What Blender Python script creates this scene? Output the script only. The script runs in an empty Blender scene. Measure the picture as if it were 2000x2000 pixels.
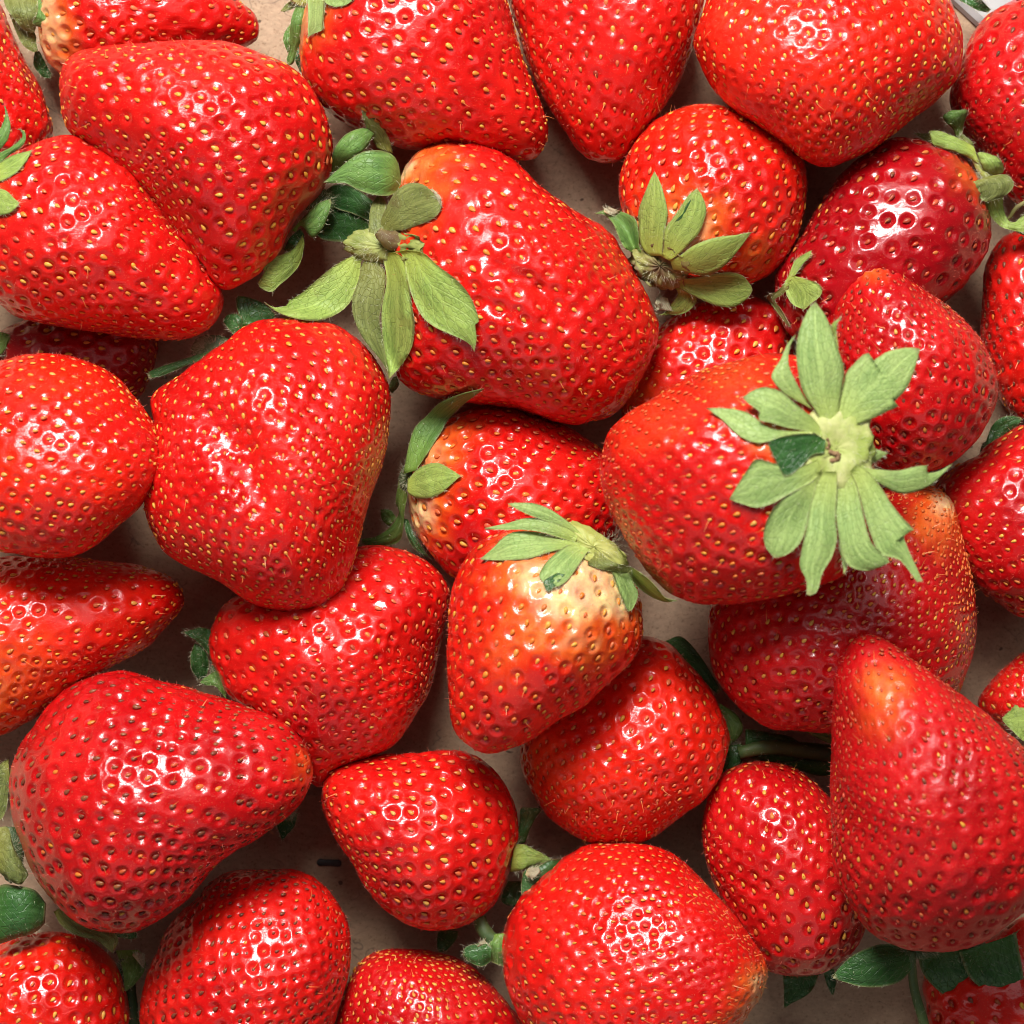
import bpy, math, time
import numpy as np

T0 = time.time()
rng = np.random.default_rng(7)
SC = bpy.context.scene
COL = SC.collection

# ------------------------------------------------------------------ camera
# Lengths are measured on the photograph: 1 unit = 0.1 mm, 2000 units across the
# picture (20 cm) on a plane Z0 above the cardboard, camera looking straight down.
S = 1e-4
DCAM = 5600.0
Z0 = 200.0
cam_d = bpy.data.cameras.new('camera')
cam = bpy.data.objects.new('camera', cam_d)
COL.objects.link(cam)
cam.location = (0, 0, DCAM * S)
cam_d.sensor_width = 36.0
cam_d.lens = 36.0 * (DCAM - Z0) / 2000.0
cam_d.clip_start = 0.05
cam_d.clip_end = 20.0
cam_d.dof.use_dof = True
cam_d.dof.focus_distance = (DCAM - 300) * S
cam_d.dof.aperture_fstop = 18.0
SC.camera = cam

# ------------------------------------------------------------------ world and lamps
w = bpy.data.worlds.new('World')
SC.world = w
w.use_nodes = True
bg = w.node_tree.nodes['Background']
bg.inputs[0].default_value = (0.93, 0.97, 1.0, 1)
bg.inputs[1].default_value = 0.045


def lamp(name, loc, target, size, power, col):
    d = bpy.data.lights.new(name, 'AREA')
    d.shape = 'RECTANGLE'
    d.size, d.size_y = size
    d.energy = power
    d.color = col
    o = bpy.data.objects.new(name, d)
    COL.objects.link(o)
    o.location = loc
    from mathutils import Vector
    v = Vector(target) - Vector(loc)
    o.rotation_euler = v.to_track_quat('-Z', 'Y').to_euler()
    return o


lamp('window_lamp', (-0.12, 0.56, 0.74), (0, 0, 0.02), (0.36, 0.30), 15.5, (1.0, 0.975, 0.94))
lamp('softbox_lamp', (0.10, 0.46, 0.82), (0, 0, 0.02), (1.25, 0.85), 2.6, (1.0, 0.98, 0.96))
lamp('room_lamp', (-0.15, -0.72, 0.55), (0, 0, 0.02), (1.30, 0.60), 1.1, (1.0, 0.96, 0.95))
SC.view_settings.view_transform = 'Standard'
SC.view_settings.look = 'None'
SC.view_settings.exposure = 0.0
SC.view_settings.gamma = 1.0
SC.cycles.max_bounces = 8
SC.cycles.use_denoising = True
SC.cycles.filter_width = 0.9


# ------------------------------------------------------------------ materials
def new_mat(name):
    m = bpy.data.materials.new(name)
    m.use_nodes = True
    nt = m.node_tree
    b = nt.nodes['Principled BSDF']
    return m, nt, b


def nd(nt, t, **kw):
    n = nt.nodes.new(t)
    for k, v in kw.items():
        setattr(n, k, v)
    return n


def noise(nt, scale, detail=3, rough=0.55, src=None):
    n = nd(nt, 'ShaderNodeTexNoise')
    n.inputs['Scale'].default_value = scale
    n.inputs['Detail'].default_value = detail
    n.inputs['Roughness'].default_value = rough
    if src is not None:
        nt.links.new(src, n.inputs['Vector'])
    return n


def ramp(nt, fac, stops):
    r = nd(nt, 'ShaderNodeValToRGB')
    el = r.color_ramp.elements
    while len(el) < len(stops):
        el.new(0.5)
    for e, (p, c) in zip(el, stops):
        e.position = p
        e.color = (*c, 1) if len(c) == 3 else c
    nt.links.new(fac, r.inputs[0])
    return r


def mixc(nt, fac, a, b, blend='MIX'):
    m = nd(nt, 'ShaderNodeMix', data_type='RGBA', blend_type=blend)
    for sock, v in ((m.inputs[0], fac), (m.inputs[6], a), (m.inputs[7], b)):
        if hasattr(v, 'is_linked') or hasattr(v, 'links'):
            nt.links.new(v, sock)
        elif isinstance(v, tuple):
            sock.default_value = (*v, 1)
        else:
            sock.default_value = v
    return m.outputs[2]


def mathn(nt, op, a, b=None, clamp=False):
    m = nd(nt, 'ShaderNodeMath', operation=op, use_clamp=clamp)
    for i, v in enumerate((a, b)):
        if v is None:
            continue
        if hasattr(v, 'is_linked'):
            nt.links.new(v, m.inputs[i])
        else:
            m.inputs[i].default_value = v
    return m.outputs[0]


def flesh_material():
    m, nt, b = new_mat('strawberry_flesh')
    L = nt.links.new
    at = nd(nt, 'ShaderNodeAttribute', attribute_name='tint')
    gl = nd(nt, 'ShaderNodeAttribute', attribute_name='bloom')
    tc = nd(nt, 'ShaderNodeTexCoord')
    oi = nd(nt, 'ShaderNodeObjectInfo')
    off = nd(nt, 'ShaderNodeVectorMath', operation='ADD')
    L(tc.outputs['Object'], off.inputs[0])
    L(oi.outputs['Location'], off.inputs[1])
    co = off.outputs[0]
    n1 = noise(nt, 230, 5, 0.65, co)
    r1 = ramp(nt, n1.outputs[0], [(0.36, (0, 0, 0)), (0.66, (1, 1, 1))])
    dk = mixc(nt, 1.0, at.outputs['Color'], (0.74, 0.3, 0.6), 'MULTIPLY')
    c = mixc(nt, mathn(nt, 'MULTIPLY', r1.outputs[0], 0.65), at.outputs['Color'], dk)
    sp = noise(nt, 3600, 1, 0.5, co)
    spr = ramp(nt, sp.outputs[0], [(0.66, (0, 0, 0)), (0.74, (1, 1, 1))])
    c = mixc(nt, mathn(nt, 'MULTIPLY', spr.outputs[0], 0.35), c, (0.80, 0.22, 0.10))
    L(c, b.inputs['Base Color'])
    b.inputs['Subsurface Weight'].default_value = 0.3
    b.inputs['Subsurface Radius'].default_value = (1.0, 0.22, 0.12)
    b.inputs['Subsurface Scale'].default_value = 0.0013
    n4 = noise(nt, 75, 3, 0.6, co)
    r4 = ramp(nt, n4.outputs[0], [(0.40, (0, 0, 0)), (0.62, (1, 1, 1))])
    rr = mathn(nt, 'MULTIPLY_ADD', gl.outputs['Fac'], 0.25)
    rr.node.inputs[2].default_value = 0.26
    r2 = mathn(nt, 'MULTIPLY_ADD', r4.outputs[0], 0.16)
    L(rr, r2.node.inputs[2])
    L(r2, b.inputs['Roughness'])
    b.inputs['Specular IOR Level'].default_value = 0.22
    cw = mathn(nt, 'SUBTRACT', 1.0, mathn(nt, 'MULTIPLY', gl.outputs['Fac'], 0.8), True)
    L(cw, b.inputs['Coat Weight'])
    L(mathn(nt, 'MULTIPLY_ADD', r4.outputs[0], 0.10), b.inputs['Coat Roughness'])
    b.inputs['Coat Roughness'].links[0].from_node.inputs[2].default_value = 0.075
    # skin: fine grain everywhere, wrinkles in patches
    n2 = noise(nt, 700, 3, 0.6, co)
    n3 = noise(nt, 3000, 2, 0.5, co)
    mp = nd(nt, 'ShaderNodeMapping')
    mp.inputs['Scale'].default_value = (1.0, 2.6, 1.0)
    L(co, mp.inputs[0])
    wr = noise(nt, 620, 4, 0.7, mp.outputs[0])
    wm = noise(nt, 42, 2, 0.5, co)
    wmr = ramp(nt, wm.outputs[0], [(0.48, (0, 0, 0)), (0.60, (1, 1, 1))])
    h = mathn(nt, 'MULTIPLY', n3.outputs[0], 0.25)
    h = mathn(nt, 'ADD', h, mathn(nt, 'MULTIPLY', n2.outputs[0], 0.8))
    h = mathn(nt, 'ADD', h, mathn(nt, 'MULTIPLY', mathn(nt, 'MULTIPLY', wr.outputs[0], wmr.outputs[0]), 1.0))
    bp = nd(nt, 'ShaderNodeBump')
    bp.inputs['Strength'].default_value = 0.42
    bp.inputs['Distance'].default_value = 0.0003
    L(h, bp.inputs['Height'])
    L(bp.outputs[0], b.inputs['Normal'])
    L(bp.outputs[0], b.inputs['Coat Normal'])
    return m


def seed_material(name, cols, gloss=0.3):
    m, nt, b = new_mat(name)
    oi = nd(nt, 'ShaderNodeObjectInfo')
    r = ramp(nt, oi.outputs['Random'], [(i / (len(cols) - 1), c) for i, c in enumerate(cols)])
    tc = nd(nt, 'ShaderNodeTexCoord')
    g = noise(nt, 1.5, 2, 0.5, tc.outputs['Object'])
    c = mixc(nt, mathn(nt, 'MULTIPLY', g.outputs[0], 0.35), r.outputs[0], (0.22, 0.05, 0.01))
    nt.links.new(c, b.inputs['Base Color'])
    b.inputs['Roughness'].default_value = gloss
    b.inputs['Subsurface Weight'].default_value = 0.0
    b.inputs['Specular IOR Level'].default_value = 0.3
    return m


def leaf_material(name, base, dark, vein, brown=0.5, gloss=0.42, trans=0.36):
    m, nt, b = new_mat(name)
    L = nt.links.new
    uv = nd(nt, 'ShaderNodeUVMap', uv_map='uv')
    sx = nd(nt, 'ShaderNodeSeparateXYZ')
    L(uv.outputs[0], sx.inputs[0])
    tc = nd(nt, 'ShaderNodeTexCoord')
    n1 = noise(nt, 170, 4, 0.6, tc.outputs['Object'])
    r1 = ramp(nt, n1.outputs[0], [(0.3, (0, 0, 0)), (0.7, (1, 1, 1))])
    c = mixc(nt, r1.outputs[0], base, dark)
    # net of veins
    vo = nd(nt, 'ShaderNodeTexVoronoi', feature='DISTANCE_TO_EDGE')
    vo.inputs['Scale'].default_value = 820
    L(tc.outputs['Object'], vo.inputs['Vector'])
    vr = ramp(nt, vo.outputs['Distance'], [(0.0, (1, 1, 1)), (0.07, (0, 0, 0))])
    c = mixc(nt, mathn(nt, 'MULTIPLY', vr.outputs[0], 0.42), c, vein)
    # midrib and side veins
    a = mathn(nt, 'ABSOLUTE', mathn(nt, 'SUBTRACT', sx.outputs[1], 0.5))
    rib = ramp(nt, a, [(0.0, (1, 1, 1)), (0.05, (0, 0, 0))])
    light = tuple(min(1, x * 1.5 + 0.03) for x in base)
    c = mixc(nt, mathn(nt, 'MULTIPLY', rib.outputs[0], 0.45), c, light)
    q = mathn(nt, 'SUBTRACT', mathn(nt, 'MULTIPLY', sx.outputs[0], 7.0), mathn(nt, 'MULTIPLY', a, 5.0))
    fr = mathn(nt, 'ABSOLUTE', mathn(nt, 'SUBTRACT', mathn(nt, 'FRACT', q), 0.5))
    sv = ramp(nt, fr, [(0.0, (1, 1, 1)), (0.09, (0, 0, 0))])
    c = mixc(nt, mathn(nt, 'MULTIPLY', sv.outputs[0], 0.35), c, light)
    sk = nd(nt, 'ShaderNodeMapping')
    sk.inputs['Scale'].default_value = (2.0, 16.0, 1.0)
    L(uv.outputs[0], sk.inputs[0])
    ad = nd(nt, 'ShaderNodeVectorMath', operation='ADD')
    L(sk.outputs[0], ad.inputs[0])
    oi = nd(nt, 'ShaderNodeObjectInfo')
    L(oi.outputs['Random'], ad.inputs[1])
    sn = noise(nt, 1.6, 3, 0.6, ad.outputs[0])
    snr = ramp(nt, sn.outputs[0], [(0.42, (0, 0, 0)), (0.68, (1, 1, 1))])
    c = mixc(nt, mathn(nt, 'MULTIPLY', snr.outputs[0], 0.6), c, light)
    bs = ramp(nt, sx.outputs[0], [(0.0, (1, 1, 1)), (0.35, (0, 0, 0))])
    yel = tuple(min(1, v * k) for v, k in zip(base, (1.5, 1.25, 0.8)))
    c = mixc(nt, mathn(nt, 'MULTIPLY', bs.outputs[0], 0.6), c, yel)
    # paler rim, dried tip, brown bruises
    ed = ramp(nt, a, [(0.44, (0, 0, 0)), (0.5, (1, 1, 1))])
    c = mixc(nt, mathn(nt, 'MULTIPLY', ed.outputs[0], 0.5), c, (0.36, 0.33, 0.14))
    tp = ramp(nt, sx.outputs[0], [(0.93, (0, 0, 0)), (1.0, (1, 1, 1))])
    c = mixc(nt, mathn(nt, 'MULTIPLY', tp.outputs[0], 0.7), c, (0.33, 0.24, 0.11))
    n5 = noise(nt, 95, 5, 0.7, tc.outputs['Object'])
    br = ramp(nt, n5.outputs[0], [(0.60, (0, 0, 0)), (0.72, (1, 1, 1))])
    c = mixc(nt, mathn(nt, 'MULTIPLY', br.outputs[0], brown), c, (0.14, 0.075, 0.035))
    L(c, b.inputs['Base Color'])
    b.inputs['Roughness'].default_value = gloss
    b.inputs['Specular IOR Level'].default_value = 0.4
    b.inputs['Sheen Weight'].default_value = 0.02
    h = mathn(nt, 'ADD', mathn(nt, 'MULTIPLY', vr.outputs[0], -0.5), mathn(nt, 'MULTIPLY', sv.outputs[0], -0.6))
    h = mathn(nt, 'ADD', h, mathn(nt, 'MULTIPLY', n1.outputs[0], 1.2))
    bp = nd(nt, 'ShaderNodeBump')
    bp.inputs['Strength'].default_value = 0.5
    bp.inputs['Distance'].default_value = 0.0003
    L(h, bp.inputs['Height'])
    L(bp.outputs[0], b.inputs['Normal'])
    out = nt.nodes['Material Output']
    tr = nd(nt, 'ShaderNodeBsdfTranslucent')
    L(c, tr.inputs[0])
    mx = nd(nt, 'ShaderNodeMixShader')
    mx.inputs[0].default_value = trans
    L(b.outputs[0], mx.inputs[1])
    L(tr.outputs[0], mx.inputs[2])
    L(mx.outputs[0], out.inputs[0])
    return m


def plain_material(name, c1, c2, scale, rough, bump=0.3):
    m, nt, b = new_mat(name)
    tc = nd(nt, 'ShaderNodeTexCoord')
    n = noise(nt, scale, 4, 0.6, tc.outputs['Object'])
    r = ramp(nt, n.outputs[0], [(0.35, c1), (0.65, c2)])
    nt.links.new(r.outputs[0], b.inputs['Base Color'])
    b.inputs['Roughness'].default_value = rough
    bp = nd(nt, 'ShaderNodeBump')
    bp.inputs['Strength'].default_value = bump
    bp.inputs['Distance'].default_value = 0.0004
    nt.links.new(n.outputs[0], bp.inputs['Height'])
    nt.links.new(bp.outputs[0], b.inputs['Normal'])
    return m


def cardboard_material():
    m, nt, b = new_mat('brown_cardboard')
    L = nt.links.new
    tc = nd(nt, 'ShaderNodeTexCoord')
    big = noise(nt, 22, 4, 0.6, tc.outputs['Object'])
    c = ramp(nt, big.outputs[0], [(0.3, (0.33, 0.22, 0.135)), (0.7, (0.50, 0.36, 0.245))]).outputs[0]
    mp = nd(nt, 'ShaderNodeMapping')
    mp.inputs['Scale'].default_value = (500, 1100, 1)
    mp.inputs['Rotation'].default_value = (0, 0, 0.5)
    L(tc.outputs['Object'], mp.inputs[0])
    fib = noise(nt, 1.0, 4, 0.65, mp.outputs[0])
    fr = ramp(nt, fib.outputs[0], [(0.35, (0.75, 0.75, 0.75)), (0.65, (1.15, 1.15, 1.15))])
    c = mixc(nt, 0.5, c, fr.outputs[0], 'MULTIPLY')
    sp = noise(nt, 1900, 2, 0.6, tc.outputs['Object'])
    sr = ramp(nt, sp.outputs[0], [(0.30, (0.55, 0.5, 0.45)), (0.42, (1, 1, 1)), (0.6, (1, 1, 1)), (0.72, (1.2, 1.2, 1.2))])
    c = mixc(nt, 0.75, c, sr.outputs[0], 'MULTIPLY')
    fk = noise(nt, 420, 1, 0.4, tc.outputs['Object'])
    fkr = ramp(nt, fk.outputs[0], [(0.215, (1, 1, 1)), (0.24, (0, 0, 0))])
    c = mixc(nt, mathn(nt, 'MULTIPLY', fkr.outputs[0], 0.8), c, (0.05, 0.035, 0.025))
    stn = noise(nt, 60, 5, 0.7, tc.outputs['Object'])
    stnr = ramp(nt, stn.outputs[0], [(0.56, (0, 0, 0)), (0.68, (1, 1, 1))])
    c = mixc(nt, mathn(nt, 'MULTIPLY', stnr.outputs[0], 0.65), c, (0.20, 0.115, 0.085))
    # long dark paper fibres
    vf = nd(nt, 'ShaderNodeTexVoronoi', feature='DISTANCE_TO_EDGE')
    vf.inputs['Scale'].default_value = 95
    wv = nd(nt, 'ShaderNodeVectorMath', operation='ADD')
    wn = noise(nt, 130, 2, 0.5, tc.outputs['Object'])
    sc_ = nd(nt, 'ShaderNodeVectorMath', operation='SCALE')
    sc_.inputs['Scale'].default_value = 0.012
    L(wn.outputs['Color'], sc_.inputs[0])
    L(tc.outputs['Object'], wv.inputs[0])
    L(sc_.outputs[0], wv.inputs[1])
    L(wv.outputs[0], vf.inputs['Vector'])
    vfr = ramp(nt, vf.outputs['Distance'], [(0.0, (1, 1, 1)), (0.014, (0, 0, 0))])
    fm = noise(nt, 140, 2, 0.5, tc.outputs['Object'])
    fmr = ramp(nt, fm.outputs[0], [(0.55, (0, 0, 0)), (0.62, (1, 1, 1))])
    c = mixc(nt, mathn(nt, 'MULTIPLY', mathn(nt, 'MULTIPLY', vfr.outputs[0], fmr.outputs[0]), 0.65), c, (0.10, 0.075, 0.06))
    L(c, b.inputs['Base Color'])
    b.inputs['Roughness'].default_value = 0.85
    b.inputs['Specular IOR Level'].default_value = 0.2
    bp = nd(nt, 'ShaderNodeBump')
    bp.inputs['Strength'].default_value = 0.35
    bp.inputs['Distance'].default_value = 0.0002
    L(mathn(nt, 'ADD', fib.outputs[0], sp.outputs[0]), bp.inputs['Height'])
    L(bp.outputs[0], b.inputs['Normal'])
    return m


M_FLESH = flesh_material()
M_SEED = {
    'yellow': seed_material('seed_yellow', [(0.70, 0.31, 0.03), (0.78, 0.43, 0.07), (0.76, 0.27, 0.05), (0.70, 0.42, 0.09)]),
    'orange': seed_material('seed_orange', [(0.70, 0.19, 0.03), (0.72, 0.27, 0.035), (0.68, 0.13, 0.04), (0.58, 0.28, 0.03)]),
    'pink': seed_material('seed_pink', [(0.60, 0.10, 0.04), (0.70, 0.19, 0.07), (0.60, 0.07, 0.04), (0.66, 0.22, 0.05)]),
    'brown': seed_material('seed_brown', [(0.12, 0.035, 0.022), (0.20, 0.055, 0.03), (0.15, 0.035, 0.026), (0.30, 0.11, 0.04)]),
    'red': seed_material('seed_red', [(0.45, 0.04, 0.02), (0.55, 0.09, 0.03), (0.30, 0.03, 0.02), (0.62, 0.22, 0.04)]),
}
M_LEAF = {
    'pale': leaf_material('sepal_pale', (0.40, 0.53, 0.17), (0.27, 0.43, 0.12), (0.17, 0.28, 0.06), 0.2, 0.5),
    'light': leaf_material('sepal_light', (0.38, 0.50, 0.11), (0.26, 0.40, 0.08), (0.10, 0.16, 0.03), 0.45, 0.5),
    'mid': leaf_material('sepal_mid', (0.18, 0.33, 0.07), (0.10, 0.23, 0.05), (0.06, 0.12, 0.02), 0.3, 0.42),
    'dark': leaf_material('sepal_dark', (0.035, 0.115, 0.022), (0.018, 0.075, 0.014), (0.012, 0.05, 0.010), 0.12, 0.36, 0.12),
    'olive': leaf_material('sepal_olive', (0.24, 0.27, 0.07), (0.15, 0.19, 0.05), (0.07, 0.07, 0.02), 0.6, 0.5),
    'dry': leaf_material('sepal_dry', (0.50, 0.46, 0.32), (0.38, 0.33, 0.18), (0.3, 0.25, 0.14), 0.5, 0.7),
}
M_HUB = {
    'green': plain_material('hub_green', (0.30, 0.36, 0.06), (0.42, 0.42, 0.12), 120, 0.6),
    'moss': plain_material('hub_moss', (0.17, 0.21, 0.04), (0.33, 0.36, 0.10), 260, 0.65, 0.8),
    'star': plain_material('hub_star', (0.30, 0.38, 0.07), (0.50, 0.50, 0.20), 260, 0.65, 0.8),
    'scar': plain_material('hub_scar', (0.13, 0.07, 0.03), (0.26, 0.15, 0.07), 500, 0.8),
    'brown': plain_material('hub_brown', (0.12, 0.07, 0.03), (0.27, 0.27, 0.07), 190, 0.7),
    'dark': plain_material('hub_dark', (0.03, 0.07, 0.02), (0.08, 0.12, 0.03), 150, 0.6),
}
M_FUZZ, _nt, _b = new_mat('fine_fuzz')
_b.inputs['Base Color'].default_value = (0.62, 0.14, 0.09, 1)
_b.inputs['Roughness'].default_value = 0.4
M_STYLE, _nt, _b = new_mat('dry_style')
_b.inputs['Base Color'].default_value = (0.62, 0.20, 0.05, 1)
_b.inputs['Roughness'].default_value = 0.4
M_HAIR, _nt, _b = new_mat('pale_hair')
_b.inputs['Base Color'].default_value = (0.62, 0.62, 0.42, 1)
_b.inputs['Roughness'].default_value = 0.4


# ------------------------------------------------------------------ mesh helpers
def mesh_from(name, V, tris=None, quads=None, smooth=True):
    me = bpy.data.meshes.new(name)
    faces = []
    nt_ = 0 if tris is None else len(tris)
    nq = 0 if quads is None else len(quads)
    me.vertices.add(len(V))
    me.vertices.foreach_set('co', np.asarray(V, np.float32).ravel())
    idx = []
    if nt_:
        idx.append(np.asarray(tris, np.int32).ravel())
    if nq:
        idx.append(np.asarray(quads, np.int32).ravel())
    idx = np.concatenate(idx)
    me.loops.add(len(idx))
    me.loops.foreach_set('vertex_index', idx)
    starts = np.concatenate([np.arange(nt_) * 3, nt_ * 3 + np.arange(nq) * 4]).astype(np.int32)
    me.polygons.add(nt_ + nq)
    me.polygons.foreach_set('loop_start', starts)
    me.polygons.foreach_set('use_smooth', np.full(nt_ + nq, smooth))
    me.update()
    me.validate()
    return me


def link(name, me, mat=None, parent=None):
    o = bpy.data.objects.new(name, me)
    COL.objects.link(o)
    if mat is not None and me is not None and len(me.materials) == 0:
        me.materials.append(mat)
    if parent is not None:
        o.parent = parent
    return o


def vnormals(V, quads):
    a, b, c, d = (V[quads[:, i]] for i in range(4))
    fn = np.cross(c - a, d - b)
    N = np.zeros_like(V)
    for i in range(4):
        np.add.at(N, quads[:, i], fn)
    return N / (np.linalg.norm(N, axis=1, keepdims=True) + 1e-12)


def smooth_closed(P, n=400):
    P = np.asarray(P, float)
    m = len(P)
    out = []
    per = max(4, n // m)
    for i in range(m):
        p0, p1, p2, p3 = P[i - 1], P[i], P[(i + 1) % m], P[(i + 2) % m]
        t = np.linspace(0, 1, per, endpoint=False)[:, None]
        out.append(0.5 * (2 * p1 + (p2 - p0) * t + (2 * p0 - 5 * p1 + 4 * p2 - p3) * t ** 2 + (-p0 + 3 * p1 - 3 * p2 + p3) * t ** 3))
    return np.vstack(out)


def smooth_open(P, n):
    P = np.asarray(P, float)
    Q = np.vstack([2 * P[0] - P[1], P, 2 * P[-1] - P[-2]])
    out = []
    for i in range(1, len(Q) - 2):
        p0, p1, p2, p3 = Q[i - 1:i + 3]
        t = np.linspace(0, 1, 12, endpoint=False)[:, None]
        out.append(0.5 * (2 * p1 + (p2 - p0) * t + (2 * p0 - 5 * p1 + 4 * p2 - p3) * t ** 2 + (-p0 + 3 * p1 - 3 * p2 + p3) * t ** 3))
    out.append(P[-1:])
    R = np.vstack(out)
    s = np.concatenate([[0], np.cumsum(np.linalg.norm(np.diff(R, axis=0), axis=1))])
    u = np.linspace(0, s[-1], n)
    return np.stack([np.interp(u, s, R[:, k]) for k in range(R.shape[1])], 1)


# ------------------------------------------------------------------ body shape
NT = 512


class Body:
    """Solid whose outline seen from above is the traced berry and whose thickness follows its width."""

    def __init__(self, outline, c, thick, seed):
        P = smooth_closed(outline, 480)
        c = np.asarray(c, float)
        d = P - c
        th = np.arctan2(d[:, 1], d[:, 0])
        r = np.hypot(d[:, 0], d[:, 1])
        o = np.argsort(th)
        th, r = th[o], r[o]
        g = np.arange(NT) * 2 * np.pi / NT - np.pi
        rr = np.interp(g, th, r, period=2 * np.pi)
        k = np.exp(-0.5 * (np.arange(-9, 10) / 3.0) ** 2)
        k /= k.sum()
        rr = np.convolve(np.concatenate([rr[-9:], rr, rr[:9]]), k, 'valid')
        self.c, self.rr, self.thick = c, rr, thick
        self.q = self.solve()
        R = np.random.default_rng(seed)
        self.lump = [(R.normal(size=3), R.uniform(0, 6.28), R.uniform(0.6, 1.0)) for _ in range(7)]
        self.dents = []
        self.size = math.sqrt((rr ** 2).mean())

    def solve(self, nt=72, nr=18):
        th = np.arange(nt) * 2 * np.pi / nt - np.pi
        r = np.interp(th, np.arange(NT) * 2 * np.pi / NT - np.pi, self.rr, period=2 * np.pi)
        rho = np.sin(np.linspace(0, np.pi / 2, nr + 1))[1:]
        V = [[0, 0]]
        for p in rho:
            V += list(zip(p * r * np.cos(th), p * r * np.sin(th)))
        V = np.array(V)
        T = []
        idx = lambda i, j: 1 + i * nt + j % nt
        for j in range(nt):
            T.append((0, idx(0, j), idx(0, j + 1)))
            for i in range(nr - 1):
                a, b, c_, d = idx(i, j), idx(i + 1, j), idx(i + 1, j + 1), idx(i, j + 1)
                T += [(a, b, c_), (a, c_, d)]
        T = np.array(T)
        n = len(V)
        K = np.zeros((n, n))
        F = np.zeros(n)
        a, b, c_ = V[T[:, 0]], V[T[:, 1]], V[T[:, 2]]
        A = 0.5 * ((b[:, 0] - a[:, 0]) * (c_[:, 1] - a[:, 1]) - (b[:, 1] - a[:, 1]) * (c_[:, 0] - a[:, 0]))
        G = np.stack([np.stack([b[:, 1] - c_[:, 1], c_[:, 0] - b[:, 0]], 1), np.stack([c_[:, 1] - a[:, 1], a[:, 0] - c_[:, 0]], 1),
                      np.stack([a[:, 1] - b[:, 1], b[:, 0] - a[:, 0]], 1)], 1) / (2 * A)[:, None, None]
        for i in range(3):
            np.add.at(F, T[:, i], A / 3)
            for j in range(3):
                np.add.at(K, (T[:, i], T[:, j]), A * (G[:, i] * G[:, j]).sum(1))
        ni = n - nt
        u = np.linalg.solve(K[:ni, :ni], F[:ni])
        u0 = u[0]
        q = u[1:].reshape(nr - 1, nt) / (1 - rho[:-1, None] ** 2)
        # even smooth fit in rho per angle: q = u0 + a rho + b rho^2 + c rho^3 + d rho^4
        use = rho[:-1] < 0.985
        B = np.stack([rho[:-1][use] ** k for k in (1, 2, 3, 4)], 1)
        C, *_ = np.linalg.lstsq(B, q[use] - u0, rcond=None)
        Fq = np.fft.rfft(C, axis=1)
        Fq[:, 16:] = 0
        big = np.zeros((4, NT // 2 + 1), complex)
        big[:, :Fq.shape[1]] = Fq
        C = np.fft.irfft(big, NT, axis=1) * (NT / nt)
        return u0, C

    def eval(self, D):
        """unit sphere directions (image axes, z towards the camera) -> points relative to (0,0,zc)"""
        th = np.arctan2(D[:, 1], D[:, 0])
        rho = np.clip(np.hypot(D[:, 0], D[:, 1]), 0, 1)
        f = (th + np.pi) / (2 * np.pi) * NT
        i0 = np.floor(f).astype(int) % NT
        i1 = (i0 + 1) % NT
        w_ = f - np.floor(f)
        r = self.rr[i0] * (1 - w_) + self.rr[i1] * w_
        u0, C = self.q
        Cc = C[:, i0] * (1 - w_) + C[:, i1] * w_
        q = u0 + Cc[0] * rho + Cc[1] * rho ** 2 + Cc[2] * rho ** 3 + Cc[3] * rho ** 4
        q = np.maximum(q, u0 * 0.05)
        z = self.thick * D[:, 2] * np.sqrt(q)
        P = np.stack([self.c[0] + rho * r * D[:, 0] / np.maximum(rho, 1e-9), self.c[1] + rho * r * D[:, 1] / np.maximum(rho, 1e-9), z], 1)
        low = rho < 1e-6
        P[low, 0], P[low, 1] = self.c
        l = np.zeros(len(D))
        for k, ph, am in self.lump:
            l += am * np.sin(D @ (k * 2.1) + ph)
        fade = np.clip(np.abs(D[:, 2]) * 2.5, 0, 1)
        P[:, 2] += l * self.size * 0.02 * fade
        for (x, y, rx, ry, ang, dep) in self.dents:
            dx, dy = P[:, 0] - x, P[:, 1] - y
            ca, sa = math.cos(ang), math.sin(ang)
            e = ((dx * ca + dy * sa) / rx) ** 2 + ((-dx * sa + dy * ca) / ry) ** 2
            P[:, 2] -= dep * np.exp(-e) * (D[:, 2] > 0) * fade
        return P


CAPA = math.radians(116)


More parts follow.
